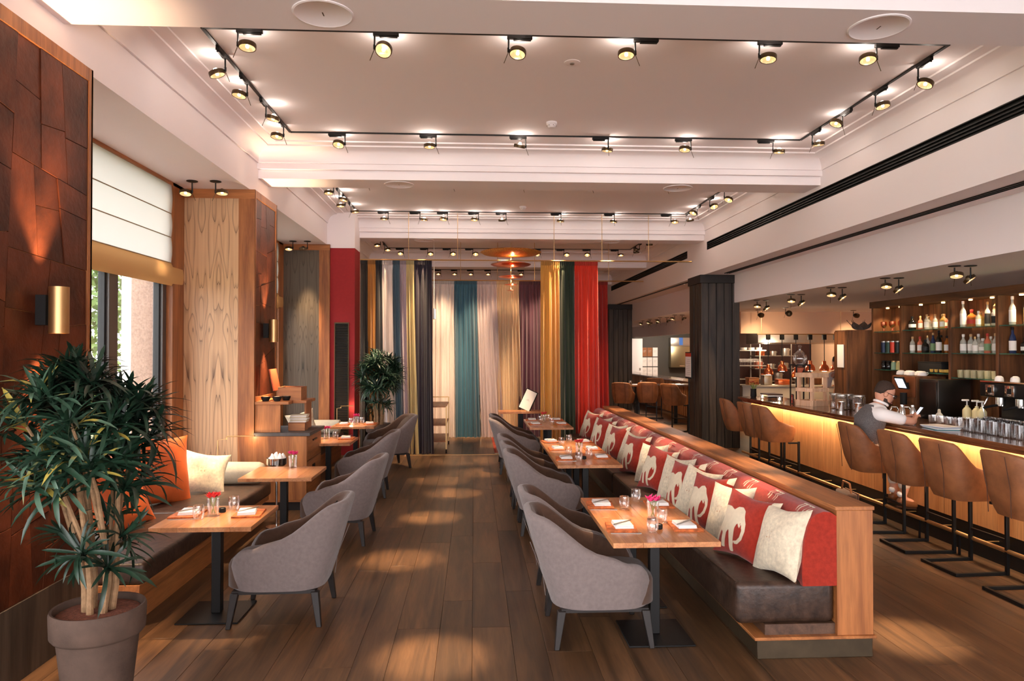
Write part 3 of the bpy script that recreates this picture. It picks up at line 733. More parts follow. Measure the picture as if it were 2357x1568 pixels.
def run(bay, where, pts, targets, along, rz, side, power, size=26, sx=1):
    for i, (p, tg) in enumerate(zip(pts, targets)):
        loc = (p, along, ZR) if rz == 0 else (along, p, ZR)
        pw = power
        sz = size
        if len(tg) == 4: pw = power*tg[3]; sz = 11 if tg[3] >= 1.8 else size
        fitting('track_spotlight', '%s spotlight from the %s on the %s rail of the %s ceiling bay' % (ORD[i], 'left' if rz == 0 else 'front', where, bay), loc, rz, tg[:3], side if not isinstance(side, (list,tuple)) else side[i], 'track spotlights', pw, sz, sx=sx, spill_fill=(2.5 if bay in ('nearest','second') else 0)*(.5 if where in ('left','right') else 1))
PW1 = 210
run('nearest', 'near', [-1.74,-.69,.36,1.37,2.38,3.35], [(-1.85,5.2,.7),(-1.3,3.3,1.1,.5),(-.33,4.5,0,2.2),(1.2,5.1,.7),(1.95,5.3,.5),(2.95,4.65,0,2.2)], 5.66, 0, [1,1,1,-1,1,-1], PW1, 14, sx=-1)
run('nearest', 'far', [-1.57,-.53,.51,1.48,2.46,3.45], [(-1.85,7.1,.7),(-.4,8.25,0,2),(-.2,9.6,0,1.8),(1.2,8.6,.7),(2.1,7.9,.7),(3.3,8.7,0)], 8.34, 0, [-1,-1,-1,2,-1,1], PW1, 14)
run('nearest', 'left', [6.09,6.68,7.29,7.96], [(-.62,6.6,0,2.2),(-2.6,6.3,.45),(-2.9,7.4,.6),(-2.3,7.5,.45)], -2.1, R(90), [2,2,-2,2], PW1, 14)
run('nearest', 'right', [5.98,6.65,7.28,7.95], [(2.3,6.1,.93,.8),(4.1,6.2,1.1,.6),(2.3,7.3,.93,.7),(4.2,8.4,.0,.6)], 3.87, R(90), [-2,-2,2,-2], PW1, 14)
run('second', 'near', [-1.6,-.4,.6,1.6,2.7], [(-1.9,9.7,.7),(-.4,10.6,0),(.1,11.2,0),(1.2,9.2,.7),(2.3,9.2,.9)], 10.3, 0, -1, PW1, 14)
run('second', 'far', [-1.63,-1.06,-.57,-.01,.49,1.49,2.47,3.52], [(-1.6,13.1,1.6),(-1.2,13.2,1.3),(-.9,12.3,.0,.6),(-.1,12.5,0),(.75,14.2,.7),(1.4,13.2,1.1,1.2),(2.05,13.2,.9,1.2),(3.3,12.2,0,.7)], 13.03, 0, [-1,1,-1,-1,-1,2,2,1], PW1, 20)
run('second', 'left', [10.79,11.24,11.76,12.34], [(-1.9,10.4,.7),(-2.8,11,.5),(-1.9,11.7,.7),(-1.7,12.5,1.4)], -2.1, R(90), [2,-2,2,-2], PW1, 14)
run('second', 'right', [10.86,11.55,12.23,12.86], [(2.3,10,.93),(4.2,10.1,1.1,.6),(2.3,11.6,.93),(4.4,13.7,1.4,.6)], 3.87, R(90), [-2,-2,2,-2], PW1, 14)
run('third', 'far', [-1.81,-1.22,-.67,-.12,1.54,2.13,2.78,3.48], [(-1.8,15.4,0),(-1.2,15.9,1),(-.5,15.8,1),(0,15.8,1),(1.3,15.8,1),(2.1,15.8,1),(2.8,15.8,1),(3.5,16.5,0)], 17.7, 0, [-1,1,1,1,-1,1,-1,1], PW1, 30)
run('third', 'right', [15.9,16.6,17.2], [(4.2,16.5,.9),(4.3,17.3,.9),(4.3,17.8,.9)], 3.87, R(90), [-2,2,-2], PW1, 30)
run('third', 'left', [16.2,17.0], [(-1.6,15.4,.2),(-1.8,16,.2)], -2.1, R(90), [2,-2], PW1, 30)
run('last', 'far', [-1.12,-.62,-.12,.42,1.45,3.5], [(x, 21, .2) for x in (-1.1,-.6,-.1,.4,1.4,4.3)], 22.4, 0, -1, PW1, 34)
# lamps facing the far curtains from the room side
run('third', 'near', [-.6,.1,.55,.95,1.5], [(-.7,15.7,1.5),(.0,15.7,1.2),(.35,15.7,1.2),(.9,15.7,1.3),(1.3,15.7,1.4)], 15.0, 0, -1, PW1*.7, 34)
# bay spotlights
for i, (x, y, tg, lb) in enumerate([(-3.18, 8.3, (-3.0,7.5,.5), 'left ceiling spotlight above the middle pillar veneer'), (-2.92, 8.3, (-2.75,7.9,.5), 'right ceiling spotlight above the middle pillar veneer'),
        (-3.17, 12.8, (-3.0,12,.5), 'left ceiling spotlight above the grey veneer panel'), (-2.92, 12.8, (-2.9,13.1,2.2), 'right ceiling spotlight above the grey veneer panel')]):
    fitting('ceiling_spotlight', lb, (x, y, 3.81), 0, tg, [-1,1,-1,-1][i], 'window bay spotlights', 70, 34, track=False)
# pairs above the bar
for i, y in enumerate([13.1, 11.67, 10.34, 8.93, 7.6, 6.2]):
    pos = ['farthest', 'fifth nearest', 'fourth nearest', 'third nearest', 'second nearest', 'nearest'][i]
    fitting('bar_spotlight', 'left lamp of the %s spotlight pair above the bar' % pos, (5.24, y, 2.82), R(70), (5.0, y-.4, 1.1), -1, 'bar spotlight pairs', 14, 40, track=False)
    fitting('bar_spotlight', 'right lamp of the %s spotlight pair above the bar' % pos, (5.40, y-.03, 2.82), R(70), (6.3, y-.8, 1.2), 1, 'bar spotlight pairs', 14, 40, track=False)
for i, y in enumerate([22.2, 21.25, 20.1, 18.6]):
    pos = ['farthest', 'second farthest', 'second nearest', 'nearest'][i]
    fitting('aisle_spotlight', 'left lamp of the %s spotlight pair between the dark columns' % pos, (5.24, y, 2.82), R(20), (4.6, y, .9), -1, 'aisle spotlight pairs', 40, 50, track=False)
    fitting('aisle_spotlight', 'right lamp of the %s spotlight pair between the dark columns' % pos, (5.44, y, 2.82), R(20), (6.3, y-.2, .9), 1, 'aisle spotlight pairs', 40, 50, track=False)
for x, y, lb in [(6.5, 16.2, 'single spotlight on the bar ceiling right of the dark column'), (6.75, 15.3, 'tilted single spotlight on the bar ceiling beside the wall'), (8.8, 16.3, 'single spotlight on the bar ceiling near the bottle shelves')]:
    fitting('bar_spotlight', lb, (x, y, 2.82), 0, (x+.2, 16.95, 2.0), 1, 'kitchen spotlights', 10, 80, track=False)
# speakers, detectors
for i, (x, y, lb) in enumerate([(-.95, 4.57, 'round white ceiling speaker at the left of the nearest beam'), (2.65, 4.57, 'round white ceiling speaker at the right of the nearest beam'), (-.96, 9.27, 'round white ceiling speaker at the left of the second beam'), (2.66, 9.28, 'round white ceiling speaker at the right of the second beam'), (-.96, 13.95, 'round white ceiling speaker at the left of the third beam'), (2.66, 13.95, 'round white ceiling speaker at the right of the third beam')]):
    t = thing('ceiling_speaker', lb, 'speaker', (x, y, ZB), group='ceiling speakers')
    MB().lathe([(.175,0),(.19,0),(.19,-.006),(.178,-.009),(.172,-.005)], 36).obj('ring', m_ceil, t, smooth=True)
    MB().lathe([(.172,0),(.172,-.004),(.001,-.004)], 36).obj('grille', M('grille_%d' % i, (216,204,200), .8), t)
    MB().cbox((0,0,-.0045), (.008,.05,.002)).obj('logo_mark', m_bronze, t)
for x, y, lb in [(.85, 7.85, 'white smoke detector before the far rail of the nearest bay'), (.85, 12.5, 'white smoke detector in the second ceiling bay')]:
    t = thing('smoke_detector', lb, 'detector', (x, y, ZC), group='smoke detectors')
    MB().lathe([(.06,0),(.06,-.02),(.05,-.03),(.001,-.03)], 24).obj('base', m_ceil, t, smooth=True)
    MB().lathe([(.045,-.03),(.048,-.042),(.03,-.06),(.001,-.062)], 24).obj('cap', m_ceil, t, smooth=True)
    for a in range(6): MB().cbox((.0475*math.cos(a), .0475*math.sin(a), -.04), (.01,.01,.004)).obj('vent_slit', m_black, t)
t = thing('ceiling_sprinkler', 'small round flush sprinkler disc in the nearest bay', 'sprinkler', (.85, 6.2, ZC))
MB().lathe([(.07,0),(.07,-.004),(.05,-.008),(.001,-.008)], 24).obj('disc', m_ceil, t, smooth=True)
MB().lathe([(.02,-.008),(.02,-.016),(.001,-.018)], 12).obj('nozzle', m_steel, t, smooth=True)
# wall sconces on the copper
def sconce(label, y):
    t = thing('wall_sconce', label, 'wall lamp', (-2.6, y, 2.14), group='brass wall sconces')
    MB().box(-.012, .05, -.035, .035, -.09, .09).obj('mount', m_blk, t)
    MB().lathe([(.052,-.14),(.055,-.14),(.055,.14),(.052,.14),(.052,-.14)], 24, (.108,0,0), caps=False).obj('tube', m_brass, t, smooth=True)
    for s_ in (1, -1):
        MB().lathe([(.001,0),(.04,0),(.04,.01*s_),(.001,.01*s_)], 14, (.108,0,.09*s_)).obj('bulb', m_bulb, t)
        o = spot('sconce_beam', (-2.492, y, 2.14+.115*s_), (-2.56, y, 2.14+1.1*s_), 48, 62, 1.0, (1,.68,.42), .02)
sconce('brass tube sconce glowing on the near copper pillar', 4.47)
sconce('brass tube sconce glowing on the middle copper pillar', 9.12)
# ---- tiered disc chandelier
t = thing('disc_chandelier', 'tiered chandelier of five hammered copper discs', 'chandelier', (.745, 14.6, ZC))
MB().cyl((0,0,0), (0,0,-.12), .06, n=16).obj('ceiling_cup', m_brass, t, smooth=True)
MB().cyl((0,0,-.12), (0,0,-1.3), .006, n=6).obj('wire', m_brass, t)
for i, (dz, r) in enumerate([(-.515,.62), (-.763,.41), (-1.01,.25), (-1.17,.135), (-1.29,.08)]):
    MB().lathe([(.02,.05*r),(r*.55,.075*r),(r*.9,.035*r),(r,0),(r*.9,-.06*r),(r*.5,-.11*r),(.02,-.12*r)], 40, (0,0,dz)).obj('disc', m_goldleaf if i == 0 else m_copper, t, smooth=True)
    if i < 4:
        l = bpy.data.lights.new('disc_glow', 'POINT'); l.energy = 3; l.color = (1,.65,.35); l.shadow_soft_size = .004
        o = bpy.data.objects.new('disc_glow', l); COL.objects.link(o); o.parent = t; o.location = (0.04, 0, dz-.12*r-.06)
# ================================================================== BAR
m_led = M('led_strip', (255,226,180), .5, emit=48, ecol=(255,226,186))
m_barwood = wood('bar_front_wood', (176,112,62), (210,148,94), 'z', .6, .45, .04)
m_bartop = wood('bar_top_wood', (74,46,30), (128,84,54), 'y', .8, .14, .05, coat=.5)
YB0, YB1 = 3.2, 11.9
bar = thing('bar_counter', 'long wooden bar counter with glowing front and brass foot rail', 'bar counter', (0, YB0, 0)); BL = YB1-YB0
MB().box(4.42, 5.1, 0, BL, 1.08, 1.12).obj('counter_top', m_bartop, bar, bev=.004, seg=1)
MB().box(4.46, 4.52, .02, BL-.02, 1.045, 1.08).obj('lip', m_bartop, bar)
n = 7
for i in range(n):
    MB().box(4.65, 4.69, BL/n*i+.003, BL/n*(i+1)-.003, .28, 1.08).obj('front_panel', m_barwood, bar, bev=.002, seg=1)
MB().box(4.69, 5.05, 0, BL, .0, 1.08).obj('carcass', m_blackwood, bar)
MB().box(4.655, 4.69, 0, BL, 0, .28).obj('kick_plate', m_black, bar)
MB().box(4.53, 4.57, .05, BL-.05, 1.066, 1.079).obj('led_strip', m_led, bar)
MB().tube([(4.5, 0, .2), (4.5, BL, .2)], .019, 12).obj('foot_rail', m_brass, bar, smooth=True)
for i in range(int(BL/.6)):
    y = .29+i*.6
    MB().box(4.492, 4.508, y-.008, y+.008, 0, .185).obj('rail_post', m_black, bar)
    MB().cyl((4.5, y+.3, .2), (4.66, y+.3, .2), .006, n=6).obj('rail_bracket', m_brass, bar)
# ---- bar stools
m_pipe = M('leather_piping', (96,58,34), .5)
def make_stool(label):
    t = thing('bar_stool', label, 'bar stool', group='tan leather bar stools')
    bucket(.50, .47, .62, .72, 1.13, .86, .075, .05, thm=156, e=.60, back=44, front=104, n=40, base_in=.05).obj('shell', m_tan, t, smooth=True, angle=60)
    seat_pad(-.17, .21, .39, .64, .745, .03).obj('seat_pad', m_tan, t, smooth=True, angle=60)
    MB().tube([(-.262, -.12, .64), (-.27, -.125, .85), (-.318, -.13, 1.1)], .003, 5).obj('back_seam', m_seam, t)
    MB().tube([(-.262, .12, .64), (-.27, .125, .85), (-.318, .13, 1.1)], .003, 5).obj('back_seam', m_seam, t)
    for s_ in (-1, 1):
        MB().box(.215, .243, s_*.215-.014, s_*.215+.014, .0, .63).obj('post', m_black, t, bev=.002, seg=1)
        MB().box(-.24, .215, s_*.215-.014, s_*.215+.014, 0, .028).obj('floor_runner', m_black, t, bev=.002, seg=1)
        MB().box(.08, .243, s_*.215-.012, s_*.215+.012, .6, .622).obj('seat_runner', m_black, t)
    MB().box(-.24, -.212, -.201, .201, 0, .028).obj('floor_bar', m_black, t, bev=.002, seg=1)
    MB().box(.219, .239, -.201, .201, .28, .30).obj('foot_bar', m_black, t)
    return t
stools = [(4.27, 5.32, 0, 'tan leather bar stool nearest the camera, cut by the right edge'), (4.26, 6.09, R(2), 'tan leather bar stool second from the right edge of the picture'),
 (4.26, 6.76, R(-2), 'tan leather bar stool to the right of the seated man'), (4.24, 7.5, R(-6), 'tan leather bar stool with the man sitting on it'),
 (4.26, 10.0, R(2), 'tan leather bar stool in side view, first of the trio by the dark column'), (4.26, 10.56, 0, 'middle stool of the tan trio by the dark column'), (4.26, 11.36, R(-4), 'tan leather stool overlapping the dark column, last of the trio'),
 (3.62, 17.3, R(60), 'tan leather high chair beside the red curtain in the far aisle'), (4.25, 17.5, R(75), 'tan leather high chair in the middle of the far aisle'), (4.66, 16.6, R(40), 'tan leather high chair just left of the dark column'), (5.05, 20.0, R(80), 'tan leather high chair deep in the far aisle')]
st0 = None
for x, y, rz, lb in stools:
    if st0 is None: st0 = make_stool(lb); st0.location = (x, y, 0)
    else: dup(st0, (x, y, 0), rz, lb)
# high tables of the far aisle
for i, (x, y, lb) in enumerate([(4.15, 18.3, 'dark high table with glasses in the far aisle'), (5.2, 18.4, 'dark high table behind the column in the far aisle')]):
    t = thing('high_table', lb, 'table', (x, y, 0), group='far high tables')
    MB().box(-.42, .42, -.35, .35, .98, 1.02).obj('table_top', m_bartop, t, bev=.003, seg=1)
    MB().box(-.04, .04, -.04, .04, .012, .98).obj('post', m_black, t); MB().box(-.25, .25, -.25, .25, 0, .012).obj('base_plate', m_black, t)
# ---- back bar cabinet
m_walnut = wood('walnut_shelving', (74,44,26), (138,88,52), 'z', .8, .45, .12)
m_walnuty = wood('walnut_rail', (64,40,24), (112,72,44), 'y', .8, .45, .06)
m_gshelf = M('shelf_glass_edge', (60,120,100), .1, alpha=.55, spec=.6)
m_mirror = M('mirror', (210,205,200), .03, 1)
cab = thing('bottle_cabinet', 'tall walnut back-bar cabinet with lit glass shelves', 'cabinet', (6.3, 0, 0))
divs = [11.1, 10.35, 9.25, 8.38, 7.5, 6.5, 5.5]
for y in divs: MB().box(0, .3, y-.025, y+.025, .95, 2.56).obj('divider', m_walnut, cab, bev=.002, seg=1)
MB().box(-.02, .34, 5.45, 11.15, 2.56, 2.66).obj('top_rail', m_walnuty, cab, bev=.003, seg=1)
rg = random.Random(4); y = 5.5
while y < 11.1:
    q = min(.14, 11.1-y); MB().box(.3-rg.random()*.004, .33, y+.0015, y+q-.0015, .95, 2.56).obj('back_board', m_walnut, cab); y += .14
for a, b in zip(divs[1:], divs): MB().box(.285, .294, a+.03, a+.03+(b-a)*.26, .95, 2.56).obj('mirror_strip', m_mirror, cab)
lev = {0: (2.19, 1.86, 1.60), 1: (2.195, 1.86, 1.585), 2: (2.2, 1.86, 1.54), 3: (2.2, 1.86), 4: (2.2, 1.86), 5: (2.2, 1.86)}
for k in range(6):
    for z in lev[k]: MB().box(.01, .284, divs[k+1]+.026, divs[k]-.026, z-.012, z).obj('glass_shelf', m_gshelf, cab)
    for f_ in (.3, .75):
        yy = divs[k+1]+(divs[k]-divs[k+1])*f_
        MB().cyl((.14, yy, 2.56), (.14, yy, 2.545), .022, n=12).obj('puck_light', m_bulb, cab)
        spot('puck_beam', (6.44, yy, 2.54), (6.46, yy, 1), 3.2, 110, .6, (1,.72,.42), .03)
bb = thing('back_counter', 'dark low counter running below the bottle cabinet', 'counter', (0, 0, 0))
MB().box(5.98, 6.64, 5.3, 11.15, 0, .9).obj('carcass', m_blackwood, bb)
MB().box(5.94, 6.64, 5.3, 11.15, .9, .95).obj('worktop', m_black, bb, bev=.004, seg=1)
for i in range(6): MB().box(5.965, 5.98, 5.35+i*.96, 5.35+i*.96+.94, .1, .88).obj('door', m_blackwood, bb, bev=.003, seg=1)
wc = thing('tall_cupboard', 'tall walnut cupboard with a paper notice at the end of the bottle cabinet', 'cupboard', (5.94, 11.17, 0))
MB().box(0, .62, 0, .42, 0, 2.22).obj('carcass', m_walnut, wc, bev=.003, seg=1)
MB().box(-.018, 0, .01, .41, .02, 2.2).obj('door', m_walnut, wc, bev=.003, seg=1)
tag(MB().box(5.905, 5.915, 11.25, 11.45, 1.62, 1.99).obj('paper_notice', m_paper), 'white paper notice hung on the tall walnut cupboard', 'notice')
t = thing('fruit_bowl', 'dark leaf-shaped bowl on top of the tall cupboard', 'bowl', (6.25, 11.35, 2.22))
for k in range(7):
    a = k*.9; MB().grid(lambda u, v, a=a: (math.cos(a)*(.03+.18*u)-math.sin(a)*.09*(2*v-1)*math.sin(PI*min(1, u+.15)), math.sin(a)*(.03+.18*u)+math.cos(a)*.09*(2*v-1)*math.sin(PI*min(1, u+.15)), .005+.16*u**1.5+.01*math.sin(v*9)), 6, 5).obj('petal', m_brownfelt, t, smooth=True, fixn=False)
MB().lathe([(.05,0),(.055,.01),(.03,.02),(.001,.022)], 14).obj('foot', m_brownfelt, t)
# ---- bottles
BP = {'wine': [(.001,0),(.036,0),(.038,.01),(.038,.17),(.03,.205),(.015,.235),(.0135,.29),(.016,.292),(.016,.305),(.001,.306)],
      'spirit': [(.001,0),(.036,0),(.038,.008),(.038,.14),(.034,.16),(.016,.185),(.014,.225),(.017,.228),(.017,.24),(.001,.241)],
      'squat': [(.001,0),(.044,0),(.047,.01),(.047,.10),(.04,.125),(.018,.14),(.015,.165),(.019,.168),(.019,.18),(.001,.181)],
      'tall': [(.001,0),(.034,0),(.036,.01),(.036,.20),(.028,.225),(.0145,.25),(.0135,.315),(.016,.317),(.016,.335),(.001,.336)],
      'jar': [(.001,0),(.04,0),(.042,.006),(.042,.10),(.034,.112),(.034,.12),(.001,.12)]}
def mglassy(name, col, a=.8, rough=.08): return M(name, col, rough, spec=.6, alpha=a)
gl = {'clear': mglassy('bottle_clear', (222,222,212), .42), 'amber': mglassy('bottle_amber', (170,96,40), .8), 'dark': mglassy('bottle_dark', (26,24,22), .96), 'green': mglassy('bottle_green', (40,66,40), .92), 'pink': mglassy('bottle_pink', (216,120,92), .7), 'blue': mglassy('bottle_blue', (34,50,88), .9), 'yellow': mglassy('bottle_yellow', (206,170,84), .75)}
labm = {'white': m_paper, 'black': M('label_black', (30,28,28), .6), 'red': M('label_red', (180,50,40), .6), 'gold': M('label_gold', (196,160,90), .5, .4), 'green': M('label_green', (120,150,110), .6)}
capm = {'black': m_blk, 'gold': m_brass, 'cork': M('cork', (190,150,106), .8), 'white': m_paper, 'red': labm['red']}
cache = {}
def bottle(kind, glassk, labk, capk, loc, label, group, sc=1):
    t = thing('bottle', label, 'bottle', loc, random.Random(loc[1]).uniform(0, 6), group); t.scale = (sc,)*3
    pr = BP[kind]; hb = pr[-1][1]
    def get(nm, key, fn):
        if key not in cache: cache[key] = fn()
        mobj(nm, cache[key], t)
    cut = len(pr)-4 if kind != 'jar' else len(pr)-3
    get('glass_body', (kind, glassk), lambda: MB().lathe(pr[:cut+1], 16).mesh('glass_body', gl[glassk], smooth=True, angle=50))
    get('cap', (kind, 'cap', capk), lambda: MB().lathe([(pr[cut][0]+.001, pr[cut][1]-.012), (pr[cut+1][0]+.001, pr[cut+1][1]), (pr[-2][0], pr[-2][1]+.008), (.001, pr[-1][1]+.009)], 12).mesh('cap', capm[capk], smooth=True))
    r = pr[2][0]+.0008; z0 = pr[2][1]+.025; z1 = pr[3][1]-.02
    if labk: get('paper_label', (kind, 'lab', labk), lambda: MB().lathe([(r, z0), (r, z1)], 16, caps=False).mesh('paper_label', labm[labk], smooth=True))
    return t
rowdef = [  # bay, shelf index, list of (kind, glass, label, cap, scale)
 (1, 0, [('squat','dark','white','black',1.05),('spirit','pink','white','cork',.8),('squat','clear','white','cork',1),('spirit','clear','white','cork',.85),('spirit','clear','white','cork',.85),('squat','pink','white','gold',1.1),('spirit','yellow','white','gold',.8),('squat','clear','gold','cork',.9),('spirit','amber','white','black',.9)]),
 (1, 1, [('spirit','clear','white','cork',.95),('spirit','pink','white','red',.95),('spirit','clear','white','gold',1),('squat','dark','black','black',1),('wine','blue','green','cork',.9),('spirit','amber','gold','black',1),('wine','dark','white','black',1),('spirit','amber','white','black',.95),('tall','clear','white','cork',.8),('squat','green','gold','black',.9)]),
 (2, 0, [('tall','clear','white','white',1),('squat','amber','red','red',1.2),('squat','yellow','gold','cork',1.0),('spirit','clear','white','white',.8),('tall','clear','black','cork',.9),('tall','yellow','white','black',1.15),('spirit','clear','black','gold',1),('squat','clear','white','cork',1)]),
 (2, 1, [('spirit','clear','white','white',1),('spirit','clear','white','cork',1),('spirit','clear','white','white',1),('spirit','clear','white','gold',.85),('squat','clear','white','white',1.0),('spirit','clear','white','white',.85),('spirit','pink','green','red',1),('spirit','clear','white','cork',1),('squat','clear','white','gold',.95),('spirit','clear','white','white',.9)]),
 (3, 0, [('tall','clear','white','white',1),('tall','clear','gold','white',1),('tall','clear','green','gold',1.02),('spirit','pink','red','black',1.1),('spirit','amber','white','black',1)]),
 (3, 1, [('wine','blue','white','black',1),('squat','dark','white','black',1),('spirit','dark','black','black',1),('squat','dark','gold','gold',1.1),('wine','green','white','black',.95),('spirit','amber','red','black',1)]),
 (4, 0, [('spirit','amber','white','gold',1),('tall','green','white','black',.95),('spirit','clear','black','cork',1),('wine','dark','gold','black',1)]),
]
gd = {'clear':'clear glass','amber':'amber','dark':'black','green':'green','pink':'pink','blue':'blue','yellow':'pale yellow'}
bayn = {1: 'second', 2: 'third', 3: 'fourth', 4: 'fifth'}
for bay, si, lst in rowdef:
    z = lev[bay][si]; a, b = divs[bay]-.1, divs[bay+1]+.1
    for i, (kd, g, lb, cp, sc) in enumerate(lst):
        y = a+(b-a)*i/(len(lst)-1)
        bottle(kd, g, lb, cp, (6.42+.05*((i*7) % 3), y, z), '%s %s bottle, %s from left, %s shelf of the %s cabinet bay' % (gd[g], {'squat':'squat','spirit':'spirit','wine':'wine','tall':'tall','jar':'jar'}[kd], ORD[i], ['top','middle'][si], bayn[bay]), 'bottles on the glass shelves', sc)
# first bay: copper mugs, tins, jars
for i in range(5):
    t = thing('copper_goblet', 'shiny copper goblet, %s from the left on the top shelf of the first cabinet bay' % ORD[i], 'goblet', (6.4+.06*(i % 2), 10.95-i*.12, 2.19), group='copper goblets')
    MB().lathe([(.03,0),(.032,.004),(.006,.012),(.006,.05),(.03,.065),(.046,.10),(.043,.15),(.040,.15),(.042,.1),(.02,.07),(.001,.065)], 16).obj('bowl', m_copper, t, smooth=True)
tinc = [('navy', (28,38,66)), ('dark green', (30,58,46)), ('red', (206,60,36)), ('black', (24,22,22)), ('dark brown', (46,32,26))]
for i, (nm, c) in enumerate(tinc):
    t = thing('tea_tin', '%s cylindrical tin on the middle shelf of the first cabinet bay' % nm, 'tin', (6.42, 10.98-i*.125, 1.86), group='tins on the shelf')
    MB().cyl((0,0,0), (0,0,.16), .048, n=20).obj('body', M('tin_%d' % i, c, .35, .3), t, smooth=True); MB().cyl((0,0,.16), (0,0,.178), .044, n=20).obj('lid', m_steel, t, smooth=True)
for i in range(5):
    t = thing('jam_jar', '%s jar, %s from the left on the low shelf of the first cabinet bay' % (['black','black','pale green','pale yellow','cream'][i], ORD[i]), 'jar', (6.42, 10.98-i*.13, 1.60), group='jars on the shelf')
    MB().lathe(BP['jar'], 18).obj('body', [gl['dark'], gl['dark'], M('jar_green', (150,180,150), .4), M('jar_yellow', (210,196,130), .4), M('jar_cream', (222,206,160), .4)][i], t, smooth=True)
    MB().cyl((0,0,.118), (0,0,.135), .036, n=16).obj('lid', [m_blk, m_blk, m_brass, m_brass, m_paper][i], t, smooth=True)
# second bay low shelf: cups and a black box
for i in range(5):
    t = thing('upturned_cup', 'upturned white cup, %s from the left on the coffee machine' % ORD[i], 'cup', (6.2+.04*(i % 2), 10.18-i*.125, 1.545), group='upturned white cups')
    MB().lathe([(.06,0),(.062,.01),(.055,.045),(.03,.062),(.001,.064)], 20).obj('bowl', m_white, t, smooth=True)
    MB().tube([(.055,0,.012),(.085,0,.02),(.08,0,.045),(.05,0,.045)], .005, 6).obj('handle', m_white, t, smooth=True)
t = thing('black_box', 'flat black box on the low shelf above the coffee machine', 'box', (6.42, 9.75, 1.587)); MB().box(-.1, .1, -.3, .22, 0, .13).obj('body', m_blk, t, bev=.004); MB().box(-.102, .102, -.302, .222, .13, .15).obj('lid', m_blk, t, bev=.004)
for i in range(4):
    t = thing('glass_bowl', 'yellowish glass bowl, %s from the left beside the black box' % ORD[i], 'bowl', (6.35, 9.66-i*.1, 1.587), group='yellowish glass bowls')
    MB().lathe([(.02,0),(.045,.012),(.05,.05),(.047,.05),(.042,.014),(.001,.008)], 16).obj('bowl', gl['yellow'], t, smooth=True)
# cut glass tumblers in the third bay
m_cutglass = M('cut_glass', (226,216,170), .06, alpha=.5, spec=.9, bmp=.9, bs=90)
tm = MB().lathe([(.001,0),(.036,0),(.038,.01),(.043,.10),(.040,.10),(.035,.015),(.001,.012)], 14).mesh('tumbler', m_cutglass)
for i in range(6):
    for j in range(2):
        tag(mobj('cut_tumbler', tm, None, (6.37+j*.11, 9.13-i*.125, 1.54)), 'faceted whisky tumbler in a lit row on the low shelf of the third cabinet bay', 'glass', 'faceted tumblers in the cabinet')
# ================================================================== CURTAINS
def mcurt(name, col, tr=.25):
    m = bpy.data.materials.new(name); m.use_nodes = True; nt = m.node_tree; b = nt.nodes['Principled BSDF']; vec = coord(nt, (60, 60, 2)); c = lin(col)
    nz = noise(nt, vec, 1, 3); src = ramp(nt, nz, [(.3, tuple(v*.85 for v in c[:3])+(1,)), (.7, tuple(min(1, v*1.1) for v in c[:3])+(1,))])
    nt.links.new(src, b.inputs['Base Color']); b.inputs['Roughness'].default_value = .6; b.inputs['Sheen Weight'].default_value = .3; b.inputs['Specular IOR Level'].default_value = .3
    tl = N(nt, 'ShaderNodeBsdfTranslucent'); nt.links.new(src, tl.inputs[0]); mx = N(nt, 'ShaderNodeMixShader'); mx.inputs[0].default_value = tr
    nt.links.new(b.outputs[0], mx.inputs[1]); nt.links.new(tl.outputs[0], mx.inputs[2]); nt.links.new(mx.outputs[0], nt.nodes['Material Output'].inputs[0]); return m
def curtain(label, col, x0, x1, y, zt, seed, flare=.0, shift=0, tr=.25, zb=.01):
    rg = random.Random(seed); w_ = x1-x0; nf = max(2, round(w_/.088)); ph = [rg.uniform(0, 6) for _ in range(4)]
    def fn(u, v):
        A = .022+.016*v; k = nf*2*PI*u
        yo = A*(1+.5*math.sin(u*7+ph[3]))*math.sin(k+1.3*math.sin(u*6+ph[0])+.5*v)+.5*A*math.sin(k*.5+ph[1]+v*.8)+.006*math.sin(k*2.3+ph[2])
        if v < .03: yo = .012*math.sin(k*2.5+ph[3])
        xo = x0+w_*u+flare*(u-.35)*v**1.6+shift*v**1.4+.008*math.sin(k+ph[2])*v
        return (xo, y+yo*(1+.4*v), zt-(zt-zb)*v)
    t = thing('curtain', label, 'curtain', group='curtain panels')
    MB().grid(fn, nf*12, 40).obj('cloth', mcurt('curtain_%d' % seed, col, tr), t, smooth=True, fixn=False, angle=180)
    MB().grid(lambda u, v: (x0+w_*u, y-.03+.014*math.sin(nf*5*PI*u), zt+.012-.075*v), nf*8, 2).obj('heading_tape', mcurt('curtain_head_%d' % seed, tuple(int(c*.8) for c in col), .1), t, smooth=True, fixn=False, angle=180)
    return t
YN, ZN, YF, ZF = 13.22, 3.52, 15.7, 3.39
near = [('dark brown curtain at the left end of the near rod', (52,42,34), -2.06, -1.93), ('amber curtain squeezed between two dark ones at the left', (190,126,54), -1.93, -1.79), ('black curtain second dark one from the left', (34,30,32), -1.79, -1.67),
 ('white curtain behind the second plant', (212,196,190), -1.67, -1.48), ('slate blue curtain behind the second plant', (74,96,110), -1.48, -1.35), ('pale lilac curtain left of the pale yellow one', (188,166,172), -1.35, -1.235), ('pale yellow curtain left of the dark purple one', (216,192,134), -1.235, -1.09), ('dark purple curtain at the edge of the passage', (44,32,46), -1.09, -.77),
 ('amber yellow curtain right of the passage', (208,146,62), 1.225, 1.575), ('dark green curtain right of the passage', (30,44,24), 1.575, 1.85), ('bright red curtain at the right end of the near row', (214,48,20), 1.85, 2.28)]
for i, (lb, c, a, b) in enumerate(near): curtain(lb, c, a, b, YN, ZN, 100+i, .04, .07 if i in (3,4,5,6) else .02, .12)
